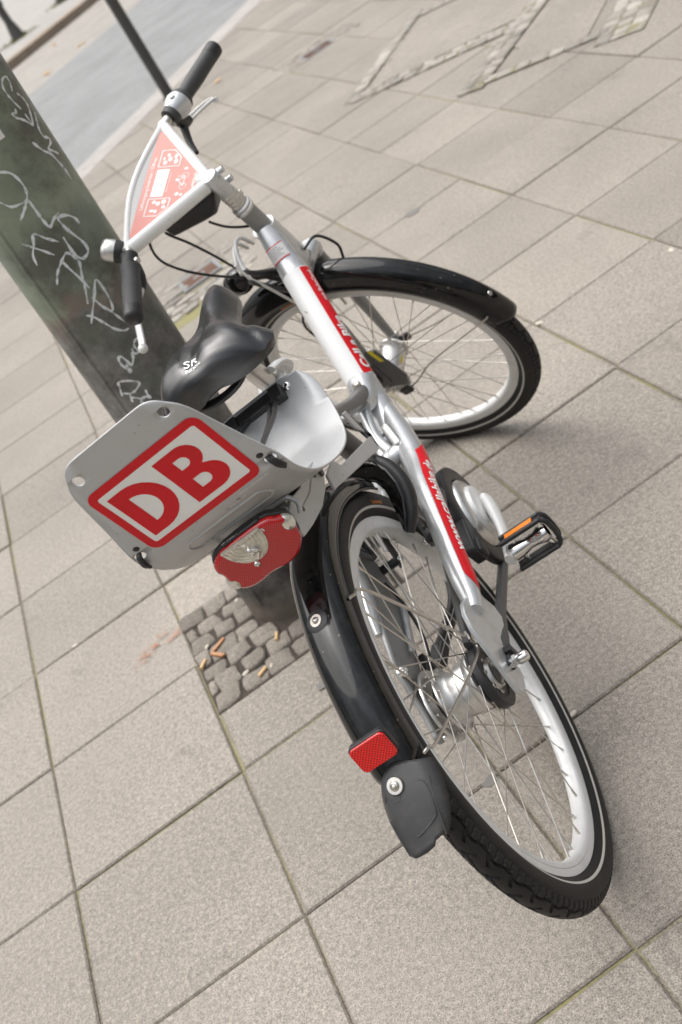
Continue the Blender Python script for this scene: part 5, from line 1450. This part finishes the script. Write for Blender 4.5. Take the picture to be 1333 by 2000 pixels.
b = MB(); b.prism([(-0.098, 0.110), (-0.094, 0.090), (-0.074, 0.002), (-0.050, -0.018), (-0.010, 0.0), (0.014, 0.018), (-0.004, 0.075), (-0.03, 0.120), (-0.06, 0.125)], FH + (0, 0.061, 0), (1, 0, 0), (0, 0, 1), (0, 1, 0), 0.008); b.box(FH + (-0.03, 0.060, 0.12), (0.010, 0.004, 0.075), [NFW, (0, 1, 0), AXS]); b.prism([(-0.030, 0.14), (0.004, 0.15), (0.016, 0.09), (0.012, 0.03), (-0.028, 0.03), (-0.05, 0.10)], FH + (-0.005, 0.066, -0.02), (1, 0, 0), (0, 0, 1), (0, 1, 0), 0.006)
part('brake_arm', b, 'darkgrey', fork, xf=steer, bevel=0.002)
b = MB(); b.prism([(-0.022, 0.13), (-0.012, 0.13), (-0.004, 0.09), (-0.013, 0.085)], FH + (-0.075, 0.0695, -0.01), (1, 0, 0), (0, 0, 1), (0, 1, 0), 0.0008); part('sticker', b, 'yellow', fork, xf=steer)
b = MB()
b.tube([P0 + AXS * 0.49, P0 + AXS * 0.556], [0.0190, 0.0188], 28, 0, up=(0, 1, 0))
b.lathe([(0.019, 0.490), (0.0215, 0.487), (0.0232, 0.470), (0.0235, 0.44)], P0, AXS, 28, 1)
part('head_sleeve', b, ['greypaint', 'silver'], fork, smooth=45)
b = MB()
b.lathe([(0.0185, 0.552), (0.0215, 0.554), (0.0215, 0.559), (0.0195, 0.561), (0.0208, 0.563), (0.0208, 0.567), (0.0178, 0.570)], P0, AXS, 28, 0)
for k in range(4): b.lathe([(0.0168, 0.570 + k * 0.009), (0.0172, 0.571 + k * 0.009), (0.0172, 0.5775 + k * 0.009), (0.0164, 0.579 + k * 0.009)], P0, AXS, 28, 0)
b.box(P0 + AXS * 0.575 + NFW * 0.0 + np.array([0.0, -0.019, 0]), (0.010, 0.012, 0.012), [NFW, (0, 1, 0), AXS])
b.lathe([(0.0155, 0.600), (0.0165, 0.602), (0.0165, 0.652), (0.0150, 0.6545), (0.006, 0.655), (0.0055, 0.650)], P0, AXS, 28, 1)
for s_ in (0.615, 0.640):
    for sg in (1, -1):
        c = P0 + AXS * (s_ + 0.0045 * 0) + NFW * (-0.009) + np.array([0, 0, 0])
    b.cyl(P0 + AXS * s_ - NFW * 0.004 + np.array([0, -0.018, 0]), P0 + AXS * s_ - NFW * 0.017 + np.array([0, -0.022, 0]), 0.0062, 14, 1)
    b.cyl(P0 + AXS * s_ - NFW * -0.006 + np.array([0, -0.017, 0]), P0 + AXS * s_ - NFW * -0.016 + np.array([0, -0.021, 0]), 0.0062, 14, 1)
stem = part('stem', b, ['alu', 'silver'], xf=steer, smooth=40)

# ---- handlebar with display: plane coordinates (u ahead, v to the left, w upwards)
HP = np.array([0.861, 0, 0.5951]); HU = np.array([0.7771, 0, 0.6293]); HN = np.array([-0.6293, 0, 0.7771])
def hb(u, v, w=0.0): return HP + HU * u + np.array([0, v, 0]) + HN * w
def hx(V): return steer(np.array(V))
b = MB()
rt = 0.0112
right = [(0.014, -0.008), (0.030, -0.026), (0.062, -0.062), (0.098, -0.102), (0.130, -0.138), (0.138, -0.149)]
left = [(u, -v) for u, v in right]
for side in (right, left): b.tube([hb(u, v, -0.004) for u, v in side], 0.0150, 18, 0, n=24, up=tuple(HN), rb=0.0118)
front = [(0.139, -0.150), (0.1455, -0.122), (0.1535, -0.088), (0.1615, -0.044), (0.1645, 0.0), (0.1615, 0.044), (0.1535, 0.088), (0.1455, 0.122), (0.139, 0.150)]
b.tube([hb(u, v, -0.003) for u, v in front], 0.0125, 18, 0, n=48, up=tuple(HN), rb=0.0078)
for sg in (-1, 1):
    b.ball(hb(0.138, sg * 0.149, -0.003), 0.0135)
    b.tube([hb(0.136, sg * 0.150), hb(0.129, sg * 0.172), hb(0.119, sg * 0.20), hb(0.094, sg * 0.275)], 0.0105, 16, 1, n=14, up=tuple(HN))
b.tube([hb(0.0, 0), hb(0.03, 0.0)], 0.014, 16, 0)
bar_ = part('handlebar', b, ['white', 'steel'], xf=hx, smooth=50)
panel = [(0.128, -0.131), (0.136, -0.134), (0.144, -0.124), (0.1505, -0.095), (0.158, -0.045), (0.1605, 0.0), (0.158, 0.045), (0.1505, 0.095), (0.144, 0.124), (0.136, 0.134), (0.128, 0.131), (0.032, 0.026), (0.022, 0.012), (0.022, -0.012), (0.032, -0.026)]
b = MB(); b.prism(panel, hb(0, 0, -0.022), HU, (0, 1, 0), HN, 0.026)
disp = part('display', b, 'dglass', bar_, xf=hx, bevel=0.002)
redp = [(0.126, -0.127), (0.134, -0.129), (0.139, -0.121), (0.1405, -0.06), (0.141, 0.0), (0.1405, 0.06), (0.139, 0.121), (0.134, 0.129), (0.126, 0.127), (0.035, 0.025), (0.026, 0.012), (0.026, -0.012), (0.035, -0.025)]
b = MB(); b.prism(redp, hb(0, 0, 0.004), HU, (0, 1, 0), HN, 0.0012)
part('face', b, 'pink', disp, xf=hx)
b = MB(); b.prism([(0.119, -0.031), (0.094, -0.031), (0.094, 0.033), (0.119, 0.033)], hb(0, 0, 0.0052), HU, (0, 1, 0), HN, 0.0007)
part('screen', b, 'lcd', disp, xf=hx)
b = MB()
def outline(P, w_):
    n = len(P)
    for i in range(n):
        a, c = np.array(P[i]), np.array(P[(i + 1) % n]); d = nrm(c - a); nn = np.array([-d[1], d[0]]) * w_
        V = [hb(*q, 0.0057) for q in (a - nn, c - nn, c + nn, a + nn)]; b.add(V, [(0, 1, 2, 3)])
outline([(0.120, -0.078), (0.094, -0.078), (0.077, -0.059), (0.077, -0.038), (0.120, -0.038)], 0.0008)
outline([(0.121, 0.078), (0.094, 0.078), (0.077, 0.059), (0.077, 0.038), (0.121, 0.038)], 0.0008)
def blob(u, v, ru, rv, n=10): b.add([hb(u + ru * math.cos(t), v + rv * math.sin(t), 0.0057) for t in np.linspace(0, 2 * np.pi, n, endpoint=False)], [tuple(range(n))])
def ringp(u, v, r, w_=0.0009, n=18):
    V = []
    for t in np.linspace(0, 2 * np.pi, n, endpoint=False): V += [hb(u + r * math.cos(t), v + r * math.sin(t), 0.0057), hb(u + (r - w_) * math.cos(t), v + (r - w_) * math.sin(t), 0.0057)]
    b.add(V, [(2 * i, 2 * ((i + 1) % n), 2 * ((i + 1) % n) + 1, 2 * i + 1) for i in range(n)])
for u, v, ru, rv in ((0.108, -0.048, .004, .005), (0.099, -0.056, .004, .006), (0.104, -0.066, .003, .004), (0.086, -0.050, .004, .006), (0.088, -0.062, .003, .005), (0.112, -0.058, .002, .004),
                     (0.108, 0.046, .004, .004), (0.099, 0.050, .004, .005), (0.088, 0.046, .005, .005), (0.086, 0.058, .004, .004), (0.108, 0.066, .005, .003), (0.1, 0.068, .003, .004)): blob(u, v, ru, rv)
ringp(0.058, -0.013, 0.0072); ringp(0.058, 0.012, 0.0072)
outline([(0.058, -0.013), (0.070, -0.002), (0.058, 0.012)], 0.0007); blob(0.072, -0.004, .004, .003); outline([(0.058, -0.013), (0.074, -0.012)], 0.0006)
blob(0.060, -0.030, .004, .003); blob(0.066, 0.030, .004, .004); blob(0.057, 0.032, .003, .003)
part('pictogram', b, 'wfilm', disp, xf=hx, smooth=0)
def hb_text(txt, size, u, v, bold=0.0, width=None):
    bm = text2d(txt, size, bold, 0, width)
    part('lettering', mapped(bm, lambda x, y: hb(u + y, v - x, 0.0057)), 'wfilm', disp, xf=hx, smooth=0)
hb_text('Leihvorgang beenden / Öffnen', 0.0095, 0.1305, 0.0, 0.01, 0.125)
hb_text('Bitte wählen', 0.0040, 0.089, 0.0, 0.0, 0.045)
hb_text('callabike.de', 0.0075, 0.038, 0.0, 0.02, 0.036)
# electronics box below
b = MB()
top = [(0.10, -0.085), (0.10, 0.085), (0.03, 0.040), (0.005, 0.020), (0.005, -0.020), (0.03, -0.040)]
V = [hb(u, v, -0.018) for u, v in top] + [hb(0.012 + u * 0.86, v * 0.80, -0.072) for u, v in top]
b.add(V, [tuple(range(6)), tuple(range(6, 12))[::-1]] + [(i, (i + 1) % 6, 6 + (i + 1) % 6, 6 + i) for i in range(6)])
part('lock_box', b, 'bplast', bar_, xf=hx, bevel=0.008, smooth=35)
# grips
def grip(sg, g0, g1, r, label):
    a, c = np.array([*g0]), np.array([*g1])
    P = [a * (1 - t) + c * t for t in np.linspace(0, 1, 12)]
    Q = [hb(p[0], p[1], p[2]) for p in P]
    b = MB(); b.tube(Q, [x * r for x in (1.12, 1.0, 0.98, 1.0, 1.04, 1.06, 1.05, 1.04, 1.03, 1.04, 1.06, 1.02)], 24, 0, up=tuple(HN))
    d = nrm(Q[-1] - Q[0])
    b.lathe([(0.0, 0.011), (r * 0.72, 0.010), (r * 0.86, 0.008), (r * 1.02, 0.006), (r * 1.08, 0.0), (r * 1.07, -0.018)], Q[-1], d, 28, 1)
    gr = part('grip', b, ['grip', 'bplast'], bar_, xf=hx, smooth=45, label=label)
grip(1, (0.1225, 0.188, 0), (0.0875, 0.295, 0), 0.0170, 'left grip touching the view of the green post')
grip(-1, (0.1165, -0.209, 0), (0.076, -0.338, 0), 0.0160, 'right grip pointing away')
# shifter and clamps
d = nrm(hb(0.076, -0.338) - hb(0.1165, -0.209))
c0 = hb(0.1165, -0.209)
b = MB(); b.lathe([(0.013, -0.034), (0.0195, -0.033), (0.0225, -0.028), (0.0255, -0.018), (0.0265, -0.010), (0.0245, -0.002), (0.0235, 0.001), (0.018, 0.002)], c0, d, 30, 0)
b.lathe([(0.0185, 0.0), (0.0228, 0.001), (0.0232, 0.006), (0.0195, 0.012)], c0, d, 30, 1)
b.ball(c0 - d * 0.016 + HN * 0.022, (0.008, 0.006, 0.006), 0)
b.lathe([(0.012, -0.046), (0.0185, -0.045), (0.0192, -0.036), (0.0175, -0.033)], c0, d, 30, 1)
part('gear_shifter', b, ['silver', 'grip'], bar_, xf=hx, smooth=40)
def lever(sg, name_lab):
    b = MB()
    m0 = hb(0.124, sg * 0.172, -0.006); m1 = hb(0.120, sg * 0.185, -0.034); m2 = hb(0.105, sg * 0.150, -0.046); m3 = hb(0.118, sg * 0.205, -0.045)
    b.tube([m0, m1, m3], [0.011, 0.0115, 0.009], 12, 0, n=10)
    if sg < 0: b.tube([m3, m1, m2, hb(0.08, sg * 0.115, -0.044)], [0.008, 0.009, 0.007, 0.005], 10, 0, n=14)
    b.ball(hb(0.127, sg * 0.165, -0.012), 0.007, 1, 10, 8); b.ball(hb(0.127, sg * 0.178, -0.016), 0.006, 1, 10, 8)
    if sg > 0:
        P = [m3, hb(0.116, 0.235, -0.045), hb(0.105, 0.275, -0.043), hb(0.088, 0.313, -0.041), hb(0.078, 0.335, -0.040)]
        b.tube(P, [0.006, 0.005, 0.005, 0.0045, 0.0055], 10, 1, n=20, rb=[0.010, 0.009, 0.009, 0.0095, 0.0085])
        b.ball(P[-1], 0.009, 1, 12, 9)
    else:
        for du in (-0.007, 0.006):
            P = [m3 + HU * du, hb(0.112 + du, -0.225, -0.050), hb(0.094 + du * 0.9, -0.252, -0.052), hb(0.080 + du * 0.6, -0.262, -0.052), hb(0.072, -0.258, -0.056)]
            b.tube(P, 0.0034, 10, 1, n=24)
    part('brake_lever', b, ['bplast', 'rim'], bar_, xf=hx, smooth=45, label=name_lab)
lever(1, 'left brake lever, its silver tip in front of the post'); lever(-1, 'right brake lever, thin and white')
b = MB(); bc = hb(0.160, 0.150, 0.0); bd = nrm(HU * 0.9 + HN * 0.35 + np.array([0, 0.05, 0]))
b.lathe([(0.0, -0.012), (0.019, -0.012), (0.0205, -0.004), (0.0205, 0.002), (0.0, 0.003)], bc, bd, 28, 0)
b.tube([hb(0.13, 0.165), bc - bd * 0.008], 0.009, 12, 0)
bell = part('bell', b, 'bplast', bar_, xf=hx, smooth=40)
b = MB(); b.lathe([(0.0205, 0.002), (0.0208, 0.008), (0.0200, 0.020), (0.0170, 0.026), (0.0080, 0.0285), (0.0078, 0.026)], bc, bd, 32, 0)
part('dome', b, 'alu', bell, xf=hx, smooth=50)
b = MB(); b.lathe([(0.0, 0.0275), (0.0075, 0.027), (0.0082, 0.0255)], bc, bd, 20, 0); part('button', b, 'bplast', bell, xf=hx)
# left clamp
b = MB(); dl = nrm(hb(0.0875, 0.295) - hb(0.1225, 0.188)); cl_ = hb(0.1225, 0.188)
b.lathe([(0.011, -0.028), (0.0165, -0.027), (0.0165, -0.004), (0.014, 0.0)], cl_, dl, 24, 0); b.ball(cl_ - dl * 0.012 - HU * 0.016 + HN * 0.004, 0.007, 1, 10, 8)
part('bar_clamp', b, ['bplast', 'steel'], bar_, xf=hx, smooth=40)

# ---- front lamp and carrier bits at the fork crown (steer with the fork)
b = MB(); hl = FH + np.array([-0.005, 0.0, 0.405])
b.ball(hl, (0.036, 0.028, 0.030), 0, 22, 16); b.tube([hl + (-0.03, 0, -0.01), P0 + AXS * 0.37 + NFW * 0.02], 0.010, 10, 0)
hlamp = part('headlight', b, 'black', xf=steer, smooth=60)
b = MB(); b.lathe([(0.0, 0.006), (0.018, 0.004), (0.024, 0.0), (0.025, -0.004)], hl + (0.030, 0, 0.0), (1, 0, 0.05), 28); part('lens', b, 'clear', hlamp, xf=steer, smooth=60)
b = MB()
b.tube([(0.985, 0.06, 0.428), (0.945, 0.06, 0.462), (0.905, 0.062, 0.472), (0.872, 0.064, 0.466), (0.842, 0.064, 0.455), (0.812, 0.062, 0.440), (0.80, 0.06, 0.430)], 0.0042, 10, 0, n=40)
b.tube([(0.985, 0.075, 0.428), (0.950, 0.075, 0.456), (0.915, 0.076, 0.462), (0.882, 0.077, 0.457), (0.85, 0.077, 0.448), (0.83, 0.075, 0.438)], 0.0040, 10, 0, n=40)
b.tube([(0.79, 0.06, 0.470), (0.80, 0.06, 0.432), (0.84, 0.06, 0.387), (0.924, 0.058, 0.28)], 0.0030, 8, 0, n=30)
part('cable_guard', b, 'rim', smooth=60)

# ---- cables
def cable(P, r=0.0026, m='bplast'):
    b = MB(); b.tube(P, r, 8, n=50); part('cable', b, m, smooth=60)
cable([(0.806, 0.140, 0.606), (0.802, 0.152, 0.600), (0.816, 0.166, 0.572), (0.833, 0.167, 0.54), (0.85, 0.147, 0.493), (0.871, 0.108, 0.437), (0.895, 0.063, 0.385), (0.918, 0.03, 0.338)])
cable([(0.880, 0.135, 0.598), (0.876, 0.141, 0.579), (0.884, 0.124, 0.534), (0.889, 0.107, 0.483), (0.892, 0.09, 0.429), (0.899, 0.059, 0.374), (0.914, 0.034, 0.334)])
cable([(0.862, 0.06, 0.545), (0.867, 0.055, 0.532), (0.882, 0.046, 0.51), (0.9, 0.029, 0.487), (0.925, 0.010, 0.465)])
cable([(0.935, -0.015, 0.445), (1.000, 0.0, 0.405), (1.030, 0.01, 0.355), (1.020, 0.01, 0.325), (0.96, 0.02, 0.31)], 0.0022)
cable([(0.80, 0.06, 0.445), (0.84, 0.058, 0.42), (0.90, 0.056, 0.39), (0.96, 0.05, 0.355)], 0.0062)
cable([(0.80, 0.064, 0.425), (0.85, 0.062, 0.385), (0.91, 0.056, 0.335), (0.96, 0.05, 0.30)], 0.0052)
b = MB()
lk = lambda P: [tuple(hx([p])[0]) for p in P]
b.tube(lk([P0 + AXS * 0.35 + (0.0, 0.03, 0) - NFW * 0.01, FH + (-0.05, 0.055, 0.26), FH + (-0.055, 0.072, 0.16), FH + (-0.035, 0.076, 0.06), FH + (-0.02, 0.074, 0.03)]), 0.0028, 8, n=40)
b.tube(lk([P0 + AXS * 0.40 + (-0.03, 0.0, 0), P0 + AXS * 0.385 + (-0.045, -0.035, 0), P0 + AXS * 0.33 + (-0.055, -0.05, 0), P0 + AXS * 0.30 + (-0.05, -0.04, 0)]), 0.0030, 8, n=30)
part('cable', b, 'bplast', smooth=60)

SC.render.engine = 'CYCLES'
SC.cycles.use_denoising = True
